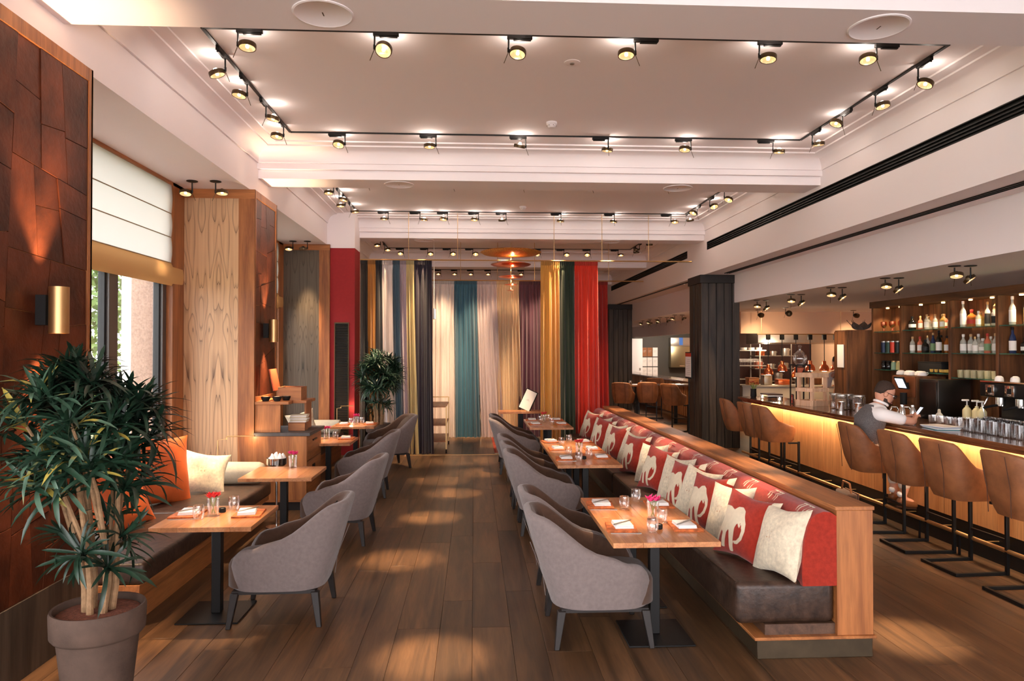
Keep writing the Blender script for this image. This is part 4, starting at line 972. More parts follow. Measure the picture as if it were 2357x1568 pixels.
far = [('white sheer curtain behind the trolley', (226,212,206), -.93, -.43, .0), ('teal curtain in the middle of the rear row', (60,104,124), -.43, .065, .03), ('lilac white curtain next to the teal one', (200,182,182), .065, .49, .12), ('cream sheer curtain behind the reception desk', (224,194,156), .49, .98, .05), ('plum curtain behind the tilted menu board', (96,58,76), .98, 1.47, 0), ('dark red curtain peeking out behind the bright red one', (164,32,22), 2.2, 2.93, 0)]
for i, (lb, c, a, b, sh) in enumerate(far): curtain(lb, c, a, b, YF, ZF, 200+i, .08, sh, .22)
def rod(label, x0, x1, y, z, hang):
    t = thing('curtain_rod', label, 'curtain rod', (0, y, z), group='brass curtain rods')
    MB().tube([(x0,0,0),(x1,0,0)], .013, 8).obj('rod', m_brass, t, smooth=True)
    for x in hang: MB().cyl((x,0,0), (x,0,ZC-z), .005, n=6).obj('hanger', m_brass, t)
rod('near brass curtain rod hung from the ceiling', -2.07, 4.04, YN-.03, ZN+.022, [-1.19,-.3,1.47,2.36,3.23])
rod('rear brass curtain rod hung from the ceiling', -.93, 3.72, YF-.03, ZF+.022, [-.29,.51,1.32,2.95])
tag(MB().box(-1.2, 3.2, 13.1, 13.16, -.001, .006).obj('threshold_strip', m_brass), 'thin brass strip across the floor under the near curtains', 'floor strip')
t = thing('small_rug', 'small red patterned rug in the passage between the curtains', 'rug', (.52, 14.5, 0)); MB().box(-.14, .5, -1.2, 1.2, 0.0005, .008).obj('pile', M('rug_red', (150,60,44), .95, var=.4, vs=14), t); MB().box(-.14, .5, -1.25, -1.2, 0.0005, .006).obj('fringe', m_cream, t)
# ================================================================== PLANTS
m_leaf = mleaf('dracaena_leaf', [(.35, (16,34,24)), (.7, (36,64,46)), (.95, (84,112,92)), (1.0, (168,150,70))], .38)
def leaf_geo(L, wd, droop, n=6):
    vs, fs = [], []
    for i in range(n+1):
        s_ = i/n; x = L*(s_-.12*s_*s_*droop); z = L*(.32*s_-droop*.62*s_**2.1); w_ = wd*(.45+1.7*s_)*(1-s_)**.55 if s_ < 1 else 0
        w_ = min(w_, wd); vs += [(x, -w_, z+w_*.35), (x, 0, z), (x, w_, z+w_*.35)]
    for i in range(n):
        a = i*3; fs += [(a, a+3, a+4, a+1), (a+1, a+4, a+5, a+2)]
    return vs, fs
leafv = [leaf_geo(.26, .0135, .5), leaf_geo(.29, .014, .8), leaf_geo(.23, .0125, .25), leaf_geo(.31, .0145, 1.0)]
leafm = [MB().add(v, f).mesh('leaf', m_leaf, smooth=True, fixn=False, angle=180) for v, f in leafv]
def dracaena(label, loc, seed, parts, sc=1, lean=0):
    rg = random.Random(seed); t = thing('potted_dracaena', label, 'plant', loc, 0, 'potted dracaenas'); t.scale = (sc,)*3
    pot = MB().lathe([(.001,0),(.13,0),(.14,.01),(.165,.25),(.188,.46),(.205,.465),(.216,.48),(.22,.59),(.214,.605),(.203,.603),(.197,.57),(.001,.57)], 44).obj('pot', m_terracotta, t, smooth=True, angle=50)
    MB().lathe([(.196,.566),(.19,.574),(.12,.585),(.05,.58),(.001,.583)], 30).obj('soil', m_soil, t, smooth=True)
    tips = []
    for k in range(6):
        a = k*1.05+.3; b = Vector((.06*math.cos(a), .06*math.sin(a), .57)); mid = b+Vector((.02*math.cos(a), .02*math.sin(a), .25+rg.uniform(0,.1)))
        MB().tube([b, (b+mid)/2+Vector((.006,.004,0)), mid], [.018,.016,.015], 8).obj('stem', m_bark, t, smooth=True)
        for j in range(3):
            aa = a+rg.uniform(-.9,.9); r = rg.uniform(.06,.26); e = Vector((r*math.cos(aa)+lean, r*math.sin(aa), rg.uniform(1.15,1.6)))
            MB().tube([mid, mid*.45+e*.55+Vector((0,0,.06)), e], [.013,.010,.007], 7).obj('branch', m_bark, t, smooth=True); tips.append(e)
    ros = [(e, 1.0) for e in tips]
    for k in range(44):
        u = rg.uniform(-.58,1); a = k*2.4+rg.uniform(-.3,.3); r = math.sqrt(max(0.05, 1-u*u))*rg.uniform(.2,.33); ros.append((Vector((r*math.cos(a)+lean, r*math.sin(a), 1.40+.36*u)), 1))
    for k in range(7):
        a = k*.9+rg.uniform(-.2,.2); ros.append((Vector((.13*math.cos(a), .13*math.sin(a), rg.uniform(.82,1.0))), .85))
    ros.sort(key=lambda q: q[0].y); cnt = 0; mb = MB()
    for c, s_ in ros:
        out = Vector((c.x, c.y, (c.z-1.25)*.8)); out = out.normalized() if out.length > .05 else Vector((0,0,1))
        up = (Vector((0,0,1))*.75+out*.6).normalized(); Q = up.to_track_quat('Z', 'Y')
        nl = 21
        for i in range(nl):
            k = rg.randrange(4); el = rg.uniform(-.25, 1.15); sc_ = s_*rg.uniform(.7, 1.1)*(1-.25*max(0, el-.6))
            rot = Q @ Euler((0, -el, i*2.4+rg.uniform(-.2,.2)), 'XYZ').to_quaternion()
            rot = Q @ Euler((0,0,i*2.4+rg.uniform(-.2,.2))).to_quaternion() @ Euler((0,-el,0)).to_quaternion()
            p = c+up*(.045*i/nl-.03)
            if parts and cnt < 300:
                o = mobj('leaf', leafm[k], t, p); o.rotation_mode = 'QUATERNION'; o.rotation_quaternion = rot; o.scale = (sc_,)*3; cnt += 1
            else:
                v, f = leafv[k]; mb.add([p+rot @ (Vector(q)*sc_) for q in v], f)
    stuff(mb.obj('foliage', m_leaf, t, smooth=True, fixn=False, angle=180))
dracaena('big dracaena in a weathered clay pot in the left foreground', (-1.9, 3.78, 0), 21, True, 1, -.09)
dracaena('smaller looking dracaena standing before the curtains', (-1.66, 12.72, 0), 33, False, 1.02)
# ================================================================== SIDEBOARD AND REST OF THE LEFT SIDE
sb = thing('sideboard', 'teak sideboard with dark stone top against the middle pillar', 'sideboard', (-2.6, 8.68, 0))
MB().box(.0, .6, .03, .8, .0, .1).obj('plinth', m_blackwood, sb)
MB().box(0, .63, 0, .82, .1, .125).obj('base_rail', m_teakx, sb, bev=.002, seg=1)
MB().box(.0, .62, .0, .02, .125, .88).obj('end_panel', m_teak, sb, bev=.002, seg=1)
MB().box(0, .6, .02, .8, .125, .88).obj('carcass', m_teak, sb)
MB().box(.002, .66, -.01, .83, .88, .92).obj('stone_top', M('slate', (74,68,66), .55, var=.15, vs=20), sb, bev=.003, seg=1)
d = MB().box(.6, .622, .025, .795, .58, .875).obj('drawer', m_teaky, sb, bev=.002, seg=1); MB().box(.622, .64, .3, .5, .79, .805).obj('handle', m_black, d)
d = MB().box(.6, .622, .025, .795, .13, .572).obj('door', m_teaky, sb, bev=.002, seg=1); MB().box(.622, .63, .3, .42, .3, .5).obj('handle', m_black, d)
MB().box(.0, .3, .05, .07, .92, 1.25).obj('shelf_side', m_teak, sb, bev=.002, seg=1); MB().box(.5, .52, .4, .7, .92, 1.25).obj('shelf_side', m_teak, sb)
MB().box(0.0, .03, .07, .7, .92, 1.25).obj('shelf_back', m_blackwood, sb)
MB().box(.002, .4, .03, .74, 1.25, 1.285).box(.4, .56, .25, .74, 1.25, 1.285).obj('shelf_top', m_teakx, sb, bev=.002, seg=1)
bx = thing('wooden_box', 'open wooden box with raised lid on the sideboard shelf', 'box', (-2.25, 9.1, 1.285))
for a in ((-.14,.14,-.15,-.135,0,.16), (-.14,.14,.135,.15,0,.16), (-.14,-.125,-.135,.135,0,.16), (.125,.14,-.135,.135,0,.16), (-.125,.125,-.135,.135,0,.01)): MB().box(*a).obj('board', m_teakx, bx)
MB().box(-.15, -.138, -.15, .15, .15, .42, T=Matrix.Translation((-.02,0,0)) @ Matrix.Rotation(R(-12), 4, 'Y')).obj('lid', M('lid_red', (190,84,48), .5, var=.1), bx)
for i, (x, y) in enumerate([(-2.5, 8.82), (-2.37, 8.84), (-2.29, 8.95)]):
    t = thing('black_bowl', 'small black bowl with pale filling, %s on the sideboard shelf' % ['leftmost','middle','rightmost'][i], 'bowl', (x, y, 1.285), group='black bowls')
    MB().lathe([(.035,0),(.05,.03),(.055,.055),(.05,.055),(.045,.03),(.001,.01)], 20).obj('bowl', m_blk, t, smooth=True); MB().lathe([(.048,.05),(.02,.056),(.001,.056)], 16).obj('filling', m_cream, t, smooth=True)
for i in range(6): tag(MB().cbox((0,0,0), (.2,.14,.014)).obj('folded_cloth', m_cream if i % 2 else m_paper, None, (-2.14+.006*(i % 3), 8.98, 1.028+i*.016), bev=.003, seg=1), 'folded cloth in the pile inside the sideboard shelf, %s from the bottom' % ORD[i], 'cloth', 'pile of folded cloths')
t = thing('small_wooden_box', 'small pale wooden box under the folded cloths', 'box', (-2.15, 8.98, .92)); MB().box(-.1,.1,-.09,.09,0,.085).obj('body', m_teakx, t, bev=.002, seg=1); MB().box(-.102,.102,-.092,.092,.085,.1).obj('lid', m_teakx, t, bev=.002, seg=1)
# chrome napkin stand
t = thing('napkin_stand', 'chrome stand with bowl of white crumpled napkins beside the window table', 'stand', (-2.12, 7.9, 0))
MB().lathe([(.11,0),(.11,.008),(.02,.014),(.001,.014)], 28).obj('base', m_chrome, t, smooth=True); MB().cyl((0,0,.012), (0,0,.66), .012, n=12).obj('pole', m_chrome, t, smooth=True)
MB().lathe([(.02,.655),(.09,.66),(.105,.675),(.107,.74),(.103,.74),(.1,.68),(.001,.668)], 28).obj('bowl', m_chrome, t, smooth=True)
rg = random.Random(2)
for i in range(9):
    a = i*2.4; r = .07*math.sqrt(i/9); m = MB(); c = Vector((r*math.cos(a), r*math.sin(a), .735+.02*rg.random()))
    m.loft([[tuple(c+Vector((q*math.cos(2*PI*j/7+h*9), q*math.sin(2*PI*j/7+h*9), h))*rg.uniform(.8,1.15)) if False else tuple(c+Vector((q*math.cos(2*PI*j/7)*rg.uniform(.7,1.2), q*math.sin(2*PI*j/7)*rg.uniform(.7,1.2), h))) for j in range(7)] for q, h in ((.03,-.03),(.038,0),(.02,.025),(.006,.05))])
    o = m.obj('crumpled_napkin', m_white, None, (-2.12, 7.9, 0)); tag(o, 'crumpled white napkin heaped in the chrome stand', 'napkin', 'napkins in the chrome stand')
# slim brass reading lamps
def reading(label, x, y, z0, sx):
    t = thing('reading_lamp', label, 'lamp', (x, y, 0), group='brass reading lamps')
    MB().tube([(0,0,z0),(0,0,.853),(.1*sx,0,.867)], .006, 8).obj('post', m_brass, t, smooth=True)
    MB().tube([(.1*sx,0,.862),(.1*sx,0,.895),(.40*sx,0,.9)], .006, 8).obj('arm', m_brass, t, smooth=True)
    MB().box(.26*sx if sx > 0 else -.42, .42*sx if sx > 0 else -.26, -.012, .012, .893, .907).obj('lamp_bar', m_brass, t)
    l = bpy.data.lights.new('reading_glow', 'POINT'); l.energy = 1.2; l.color = (1,.7,.4); l.shadow_soft_size = .03; o = bpy.data.objects.new('reading_glow', l); COL.objects.link(o); o.location = (x+.36*sx, y+.02, .87)
reading('slim brass reading lamp in front of the middle pillar veneer', -2.97, 8.56, 0, 1)
reading('slim brass reading lamp before the red wall louvre', -2.45, 13.08, 0, .7)
# ================================================================== TABLEWARE
m_mat = M('orange_placemat', (196,106,56), .8, var=.5, vs=26, rnd=0)
fork_me = MB().box(-.004, .004, -.1, .05, 0, .003).box(-.011, .011, .05, .062, 0, .003).box(-.011, -.007, .062, .1, 0, .003).box(-.002, .002, .062, .1, 0, .003).box(.007, .011, .062, .1, 0, .003).mesh('table_fork', m_steel)
knife_me = MB().box(-.006, .006, -.1, 0, 0, .005).add([(-.006,0,0),(.008,0,0),(.008,.08,0),(-.002,.105,0),(-.006,.1,0),(-.006,0,.003),(.008,0,.003),(.008,.08,.003),(-.002,.105,.003),(-.006,.1,.003)], [(4,3,2,1,0),(5,6,7,8,9),(0,1,6,5),(1,2,7,6),(2,3,8,7),(3,4,9,8),(4,0,5,9)]).mesh('table_knife', m_steel)
mat_me = MB().box(-.1, .1, -.125, .125, 0, .006).box(-.098, .1, -.123, .124, .007, .013).mesh('placemat', m_mat, bev=.002, seg=1)
m = MB()
for k in range(3): m.box(-.062+.002*k, .062-.001*k, -.085+.002*k, .085, .0135+.0075*k, .0203+.0075*k)
nap_me = m.mesh('folded_napkin', m_white, bev=.003, seg=2)
def setting(x, y, face, desc):
    rz = 0 if face > 0 else PI; rz += random.Random(x*y).uniform(-.12,.12); c, s_ = math.cos(rz), math.sin(rz)
    def off(dx, dy): return (x+c*dx-s_*dy, y+s_*dx+c*dy)
    for nm, me, (dx, dy), dz, dr, lb, cat in (('placemat', mat_me, (0,0), 0, 0, 'orange patterned folded placemat', 'placemat'), ('folded_napkin', nap_me, (.01,.01), 0.0, .1, 'white folded napkin', 'napkin'), ('table_knife', knife_me, (.012,.01), .037, -.7, 'knife on the napkin', 'knife'), ('table_fork', fork_me, (.02,-.142), .0005, -1.5, 'fork by the placemat', 'fork')):
        p = off(dx, dy); tag(mobj(nm, me, None, (p[0], p[1], ZT+dz), (0,0,rz+dr)), '%s %s' % (lb, desc), cat, 'place settings')
for x, y, f_, ds in [(.99,4.83,1,'at the near chair of the front red-bench table'), (.97,5.53,1,'at the second chair of the front red-bench table'), (1.43,4.83,-1,'on the bench side of the nearest table'), (1.43,5.53,-1,'on the bench side of the second nearest table'),
  (1.0,7.9,1,'at the near chair of the middle table row'), (1.0,8.68,1,'at the middle chair of the middle table row'), (.99,9.38,1,'at the far chair of the middle table row'), (1.43,8.0,-1,'on the bench side near end of the middle table row'), (1.43,8.66,-1,'on the bench side centre of the middle table row'), (1.43,9.36,-1,'on the bench side far end of the middle table row'),
  (.98,11.6,1,'at the near chair of the last bench table'), (.98,12.3,1,'at the far chair of the last bench table'), (1.42,11.62,-1,'on the bench side near end of the last table'), (1.42,12.32,-1,'on the bench side far end of the last table'),
  (-2.08,5.38,1,'on the window side of the table by the big plant'), (-1.64,5.38,-1,'on the chair side of the table by the big plant'), (-1.72,9.9,-1,'on the chair side of the table past the sideboard'), (-2.1,11.75,1,'on the window side of the table before the second plant'), (-1.68,11.84,-1,'on the chair side of the table before the second plant')]: setting(x, y, f_, ds)
tum_me = MB().lathe([(.001,.004),(.024,.001),(.03,.006),(.038,.035),(.040,.06),(.036,.10),(.0345,.10),(.038,.06),(.036,.036),(.027,.012),(.001,.010)], 22).mesh('water_tumbler', m_glass, smooth=True)
for x, y, ds in [(1.13,5.39,'near the middle of the front red-bench table'), (1.28,5.66,'at the far edge of the front red-bench table'), (1.17,4.69,'nearest the camera on the front red-bench table'), (1.30,4.95,'beside the pink flowers on the front red-bench table'),
   (1.23,9.32,'farthest on the middle table row'), (1.1,9.05,'second farthest on the middle table row'), (1.08,8.2,'left of the flowers on the middle table row'), (1.13,7.75,'nearest on the middle table row'), (1.28,8.0,'right of the flowers on the middle table row'), (1.1,12.0,'left of the flowers on the last bench table'), (1.27,12.25,'right of the flowers on the last bench table'), (1.25,11.6,'nearest on the last bench table'),
   (-1.95,5.24,'left of the red flowers by the big plant'), (-1.80,5.54,'right of the red flowers by the big plant'), (-1.87,9.88,'on the table past the sideboard'), (-1.98,11.79,'left on the table before the second plant'), (-1.83,11.95,'right on the table before the second plant')]:
    tag(mobj('water_tumbler', tum_me, None, (x, y, ZT)), 'clear rounded water glass %s' % ds, 'glass', 'water glasses on the tables')
vase_me = MB().lathe([(.001,.0),(.036,.0),(.038,.006),(.044,.12),(.042,.12),(.035,.014),(.001,.013)], 20).mesh('vase_glass', m_glass, smooth=True)
stalk_m = M('stalk', (120,140,70), .6)
def flowers(x, y, col, ds):
    t = thing('flower_glass', 'glass of %s flowers %s' % (col[0], ds), 'flowers', (x, y, ZT), group='flower glasses'); mobj('glass', vase_me, t); rg = random.Random(x*7+y)
    fm = M('bloom_'+str(round(x*10+y*100)), col[1], .7, var=.2, vs=30)
    for i in range(5):
        a = i*1.3; e = Vector((.03*math.cos(a), .03*math.sin(a), .125+.015*rg.random())); MB().tube([(e.x*-.5, e.y*-.5, .015), e], .002, 5).obj('stalk', stalk_m, t)
        m = MB()
        for k in range(9):
            b = k*2.4; d = Vector((math.cos(b), math.sin(b), .55+.4*(k % 3)))*.028; n_ = Vector((-math.sin(b), math.cos(b), 0))*.012
            m.add([e, e+d*.6+n_, e+d*1.1, e+d*.6-n_], [(0,1,2,3)])
        m.obj('bloom', fm, t, fixn=False)
PINK = ('pink', (214,60,130)); RED = ('red', (214,64,66))
for x, y, c, ds in [(1.27,5.08,PINK,'on the front red-bench table'), (-1.89,5.36,RED,'on the table by the big plant'), (-1.85,7.5,PINK,'on the bare window table'), (-1.99,9.9,PINK,'on the table past the sideboard'), (-1.9,11.78,PINK,'on the table before the second plant'), (1.22,8.34,RED,'on the middle table row'), (1.16,11.97,RED,'on the last bench table')]: flowers(x, y, c, ds)
for x, y, ds in [(1.24,4.8,'next to the glasses on the front red-bench table'), (-1.86,5.46,'behind the red flowers by the big plant'), (1.21,7.9,'among the glasses of the middle table row')]:
    t = thing('candle_pot', 'small black candle pot %s' % ds, 'candle', (x, y, ZT), group='black candle pots'); MB().lathe([(.022,0),(.026,.004),(.026,.03),(.022,.032),(.02,.02),(.001,.02)], 16).obj('pot', m_blk, t, smooth=True); MB().cyl((0,0,.018), (0,0,.026), .017, n=12).obj('wax', m_cream, t)
# ================================================================== PASSAGE: TROLLEY, DESK, EXIT SIGN
t = thing('serving_trolley', 'brass framed serving trolley with wooden shelves in the passage', 'trolley', (-.73, 14.0, 0))
for x in (-.22, .22):
    for y in (-.62, .62):
        MB().box(x-.011, x+.011, y-.011, y+.011, .07, .86 if y < 0 else .96).obj('post', m_brass, t)
        c = MB().lathe([(.035,-.012),(.035,.012)], 14, T=Matrix.Translation((x, y, .035)) @ Matrix.Rotation(R(90), 4, 'Y')).obj('caster', m_blk, t, smooth=True)
for z in (.2, .5, .84): MB().box(-.22, .22, -.62, .62, z, z+.02).obj('shelf', m_teaky, t, bev=.002, seg=1)
MB().box(-.22, .22, .61, .63, .945, .965).obj('handle', m_brass, t)
t = thing('reception_desk', 'small wooden reception desk behind the yellow curtain', 'desk', (.92, 14.25, 0))
MB().box(-.44, .5, -.22, .22, .66, .70).obj('desk_top', m_top, t, bev=.003, seg=1); MB().box(-.05, .05, -.05, .05, .012, .66).obj('post', m_black, t); MB().box(-.25, .25, -.2, .2, 0, .012).obj('base_plate', m_black, t)
t = thing('menu_board', 'white menu board tilted on a stand on the reception desk', 'menu board', (.98, 14.2, .70), R(-28))
T = Matrix.Translation((0,0,.02)) @ Matrix.Rotation(R(22), 4, 'Y') @ Matrix.Rotation(R(-12), 4, 'X')
MB().box(-.13, .13, -.012, .012, .0, .42, T=T).obj('frame', m_blk, t); MB().box(-.115, .115, -.015, -.012, .015, .405, T=T).obj('sheet', m_paper, t); MB().box(-.06,.06,-.02,.12,0,.02).obj('stand', m_brass, t)
MB().box(-.035, .035, -.0155, -.015, .2, .206, T=T).box(-.02, .02, -.0155, -.015, .22, .226, T=T).obj('lettering', m_steel, t)
t = thing('exit_sign', 'small lit exit sign seen edge-on beside the dark purple curtain', 'sign', (-.84, 15.2, 2.66)); MB().box(-.02, .02, -.14, .14, -.11, .11).obj('housing', m_white, t); MB().box(.02, .024, -.13, .13, -.1, .1).obj('lit_face', M('exit_face', (200,240,225), .5, emit=3), t); MB().cyl((0,0,.11), (0,0,ZC-2.66), .006, n=6).obj('hanger', m_white, t)
# ================================================================== KITCHEN
m_maroon = M('kitchen_dark_wall', (58,30,26), .6)
struct(MB().box(6.55, 9.8, 20.5, 20.65, -.1, 2.82).obj('wall_kitchen', m_maroon)); struct(MB().box(6.2, 9.8, 29, 29.15, -.1, 2.82).obj('wall_kitchen', M('kitchen_end_wall', (62,58,50), .6)))
t = thing('pass_counter', 'steel kitchen pass counter under the copper heat lamps', 'counter', (6.4, 16.9, 0)); MB().box(0, 3.38, 0, .6, 0, 1.02).obj('carcass', m_steel, t); MB().box(-.03, 3.38, -.04, .62, 1.02, 1.06).obj('worktop', m_steel, t, bev=.003, seg=1)
t = thing('pass_counter', 'wooden slatted counter along the far aisle', 'counter', (5.92, 17.6, 0)); MB().box(.03, .5, 0, 11, 0, .99).obj('carcass', m_walnut, t); MB().box(-.05, .55, 0, 11, .99, 1.03).obj('worktop', m_bartop, t, bev=.003, seg=1)
slm = MB().box(0, .03, -.05, .05, .05, .98).mesh('slat', m_barwood)
for i in range(60): mobj('slat', slm, t, (0, .1+i*.18, 0))
t = thing('lamp_rail', 'brass rail carrying the copper heat lamps', 'rail', (0, 16.5, 2.27)); MB().tube([(6.6,0,0),(8.75,0,0)], .012, 8).obj('rail', m_brass, t, smooth=True)
for x in (6.7, 8.6): MB().cyl((x,0,0),(x,0,.55),.006,n=6).obj('hanger', m_brass, t)
m_hot = M('hot_bulb', (255,220,160), .4, emit=18, ecol=(255,205,130)); m_hot.cycles.emission_sampling = 'NONE'
for i, (x, z) in enumerate([(6.86,1.33), (7.19,1.41), (7.52,1.26), (7.86,1.42), (8.2,1.41), (8.47,1.43)]):
    t = thing('heat_lamp', 'copper heat lamp over the kitchen pass, %s from the left' % ORD[i], 'lamp', (x, 16.5, z), group='copper heat lamps')
    MB().box(-.04, .04, -.04, .04, 2.14-z, 2.26-z).obj('reel_box', m_blk, t, bev=.005); MB().cyl((0,0,.24), (0,0,2.14-z), .009, n=8).obj('drop_rod', m_black, t)
    MB().lathe([(.112,0),(.114,.01),(.108,.06),(.085,.12),(.05,.15),(.042,.16),(.042,.22),(.03,.235),(.001,.24)], 24).obj('dome', m_copper, t, smooth=True)
    MB().lathe([(.001,-.012),(.05,-.008),(.06,.02),(.04,.05)], 16).obj('bulb', m_hot, t, smooth=True)
    spot('heat_beam', (x, 16.5, z-.02), (x, 16.5, 0), 14, 120, .6, (1,.62,.32), .05)
# kitchen interior pieces
def shelfunit(label, x0, x1, y, zs):
    t = thing('steel_shelf', label, 'shelf', (x0, y, 0), group='kitchen shelves'); w_ = x1-x0
    for z in zs: MB().box(0, w_, -.2, .2, z-.02, z).obj('shelf_board', m_steel, t)
    for x in (.02, w_-.02): MB().box(x-.015, x+.015, .17, .2, 0, zs[0]+.4).obj('upright', m_steel, t)
shelfunit('steel shelf with wine glasses left in the kitchen', 6.75, 7.6, 18.6, (1.9, 1.5, 1.15)); shelfunit('steel shelf with pots in the middle of the kitchen', 7.7, 8.9, 19.6, (1.75, 1.4, 1.05))
wg = MB().lathe([(.03,0),(.03,.003),(.004,.008),(.004,.07),(.03,.10),(.036,.13),(.028,.17)], 14, caps=False).mesh('wine_glass', m_glass, smooth=True)
for i in range(9):
    for j in range(2): tag(mobj('wine_glass', wg, None, (6.82+i*.085, 18.48+j*.1, 1.5)), 'wine glass standing in the row on the left kitchen shelf', 'glass', 'wine glasses in the kitchen')
for i in range(4):
    t = thing('plate_stack', 'stack of white plates, %s from left on the upper kitchen shelf' % ORD[i], 'plates', (6.86+i*.2, 18.55, 1.9), group='kitchen plates'); 
    for k in range(5): MB().lathe([(.05,0),(.085,.012),(.083,.014),(.001,.004)], 20, (0,0,k*.013)).obj('plate', m_white, t, smooth=True)
for i, (x, z, r, h) in enumerate([(7.9,1.75,.13,.16),(8.25,1.75,.1,.12),(8.6,1.75,.12,.2),(7.85,1.4,.12,.18),(8.2,1.4,.11,.12),(8.55,1.4,.13,.15),(8.0,1.05,.12,.2),(8.4,1.05,.12,.22)]):
    t = thing('steel_pot', 'steel cooking pot, %s on the middle kitchen shelves' % ORD[i], 'pot', (x, 19.55, z), group='kitchen pots'); MB().lathe([(r*.97,0),(r,.01),(r,h),(r*.95,h),(r*.93,.015),(.001,.01)], 20).obj('body', m_steel if i % 3 else m_copper, t, smooth=True); MB().tube([(r,0,h*.8),(r+.03,0,h*.85),(r,0,h*.6)], .006, 6).obj('handle', m_steel, t)
t = thing('extractor_hood', 'bright steel extractor hood strip in the kitchen', 'hood', (7.3, 18.2, 2.06)); MB().box(0, 2.4, 0, .8, 0, .4).obj('body', m_steel, t, bev=.004); MB().box(-.01, 2.41, -.01, .01, 0, .03).obj('lip', m_chrome, t)
for i, (x, wd, h, mt, nm) in enumerate([(6.75,.25,.16,m_teakx,'wooden tray box'),(7.1,.2,.22,m_steel,'steel container'),(7.5,.3,.12,m_copper,'copper tray'),(7.95,.18,.26,m_steel,'tall steel container'),(8.3,.24,.14,m_walnut,'walnut box'),(8.65,.2,.2,m_white,'white container')]):
    t = thing('kitchen_container', '%s standing on the kitchen pass' % nm, 'container', (x, 17.2, 1.06), group='things on the pass'); MB().box(-wd/2, wd/2, -.12, .12, 0, h).obj('body', mt, t, bev=.008); MB().box(-wd/2-.006, wd/2+.006, -.126, .126, h, h+.012).obj('rim', mt, t)
def pl(loc, e, col=(1,.75,.5), r=.15):
    l = bpy.data.lights.new('kitchen_lamp', 'POINT'); l.energy = e; l.color = col; l.shadow_soft_size = r; o = bpy.data.objects.new('kitchen_lamp', l); COL.objects.link(o); o.location = loc
pl((7.6, 18.0, 1.95), 60); pl((8.9, 19, 2.2), 40); pl((7.6, 26.5, 2.5), 120, (1,.86,.72)); pl((7.2, 22, 2.5), 60, (1,.7,.45))
# far kitchen end wall
t = thing('white_cabinet', 'tall white fridge cabinet at the end of the far kitchen', 'cabinet', (6.42, 28.6, 0)); MB().box(-.2, .33, 0, .38, 0, 2.36).obj('body', m_white, t, bev=.01); MB().box(-.19, .32, -.02, 0, .05, 2.3).obj('door', m_white, t, bev=.005); MB().box(.2, .24, -.05, -.02, 1.1, 1.18).obj('handle', m_steel, t)
for i in range(3):
    for j in range(3):
        t = thing('wall_paper', '%s sheet pinned on the dark kitchen wall, %s column, %s row' % ('brown' if (j == 0 and i < 2) else 'white', ['left','middle','right'][i], ['top','middle','bottom'][j]), 'paper', (6.92+i*.22, 28.985, 1.82-j*.4), group='pinned sheets')
        MB().box(-.1, .1, 0, .01, -.18, .18).obj('sheet', M('sheet_brown%d' % i, (150,100,64), .8) if (j == 0 and i < 2) else m_paper, t); MB().box(-.06, .06, -.002, 0, .05, .06).box(-.06, .03, -.002, 0, .0, .01).obj('print', m_steel, t)
t = thing('wall_cupboard', 'steel wall cupboard with extractor pipe on the far kitchen wall', 'cupboard', (8.35, 28.6, 1.2)); MB().box(-.45, .45, 0, .38, 0, .85).obj('body', M('brass_steel', (150,140,110), .3, .9), t, bev=.006); MB().box(-.44, .44, .05, .38, .85, 1.2).obj('pipe_box', m_steel, t, bev=.006); MB().box(-.1, .05, .04, .05, .9, 1.2).obj('blue_film', M('blue_film', (60,110,190), .4), t); MB().box(-.1, .1, -.02, 0, .05, .08).obj('handle', m_chrome, t)
# menu on the column
t = thing('menu_stand', 'slim menu stand with white card and red header beside the dark column', 'menu', (4.24, 14.05, 0)); MB().box(-.012, .012, -.012, .012, .012, 1.36).obj('pole', m_blk, t); MB().lathe([(.12,0),(.12,.012),(.001,.012)], 20).obj('base', m_blk, t); MB().box(-.012, .012, -.2, .2, 1.34, 1.86).obj('board', m_blk, t); MB().box(-.016, -.012, -.18, .18, 1.37, 1.77).obj('card', m_paper, t); MB().box(-.016, -.012, -.18, .18, 1.77, 1.84).obj('header', M('menu_red', (206,70,46), .6), t)
mm = MB()
for k in range(9): mm.box(-.0168, -.016, -.14, .14-.05*(k % 3), 1.42+k*.036, 1.426+k*.036)
mm.obj('lettering', m_steel, t)
# ================================================================== THINGS ON THE BAR
ZBAR = 1.12; m_pale = wood('pale_crate_wood', (206,160,124), (234,196,164), 'z', 1, .6, .1)
t = thing('crate_rack', 'pale wooden slatted rack standing on the bar', 'rack', (4.74, 9.9, ZBAR), R(20))
for x in (-.12, .12):
    for y in (-.12, .12): MB().box(x-.02, x+.02, y-.02, y+.02, 0, .46).obj('post', m_pale, t, bev=.002, seg=1)
for z, h in ((0, .08), (.2, .05), (.4, .06)):
    for s_ in (-1, 1):
        MB().box(-.15, .15, s_*.15-.01, s_*.15+.01, z, z+h).obj('slat', m_pale, t, bev=.002, seg=1); MB().box(s_*.15-.01, s_*.15+.01, -.14, .14, z, z+h).obj('slat', m_pale, t, bev=.002, seg=1)
t = thing('flask_stand', 'black frame with round glass flask and red funnel on the bar', 'flask', (4.8, 10.4, ZBAR))
for x in (-.1, .1):
    for y in (-.1, .1): MB().box(x-.008, x+.008, y-.008, y+.008, 0, .56).obj('leg', m_blk, t)
MB().box(-.11,.11,-.11,-.09,.55,.57).box(-.11,.11,.09,.11,.55,.57).box(-.11,-.09,-.09,.09,.55,.57).box(.09,.11,-.09,.09,.55,.57).obj('ring', m_blk, t)
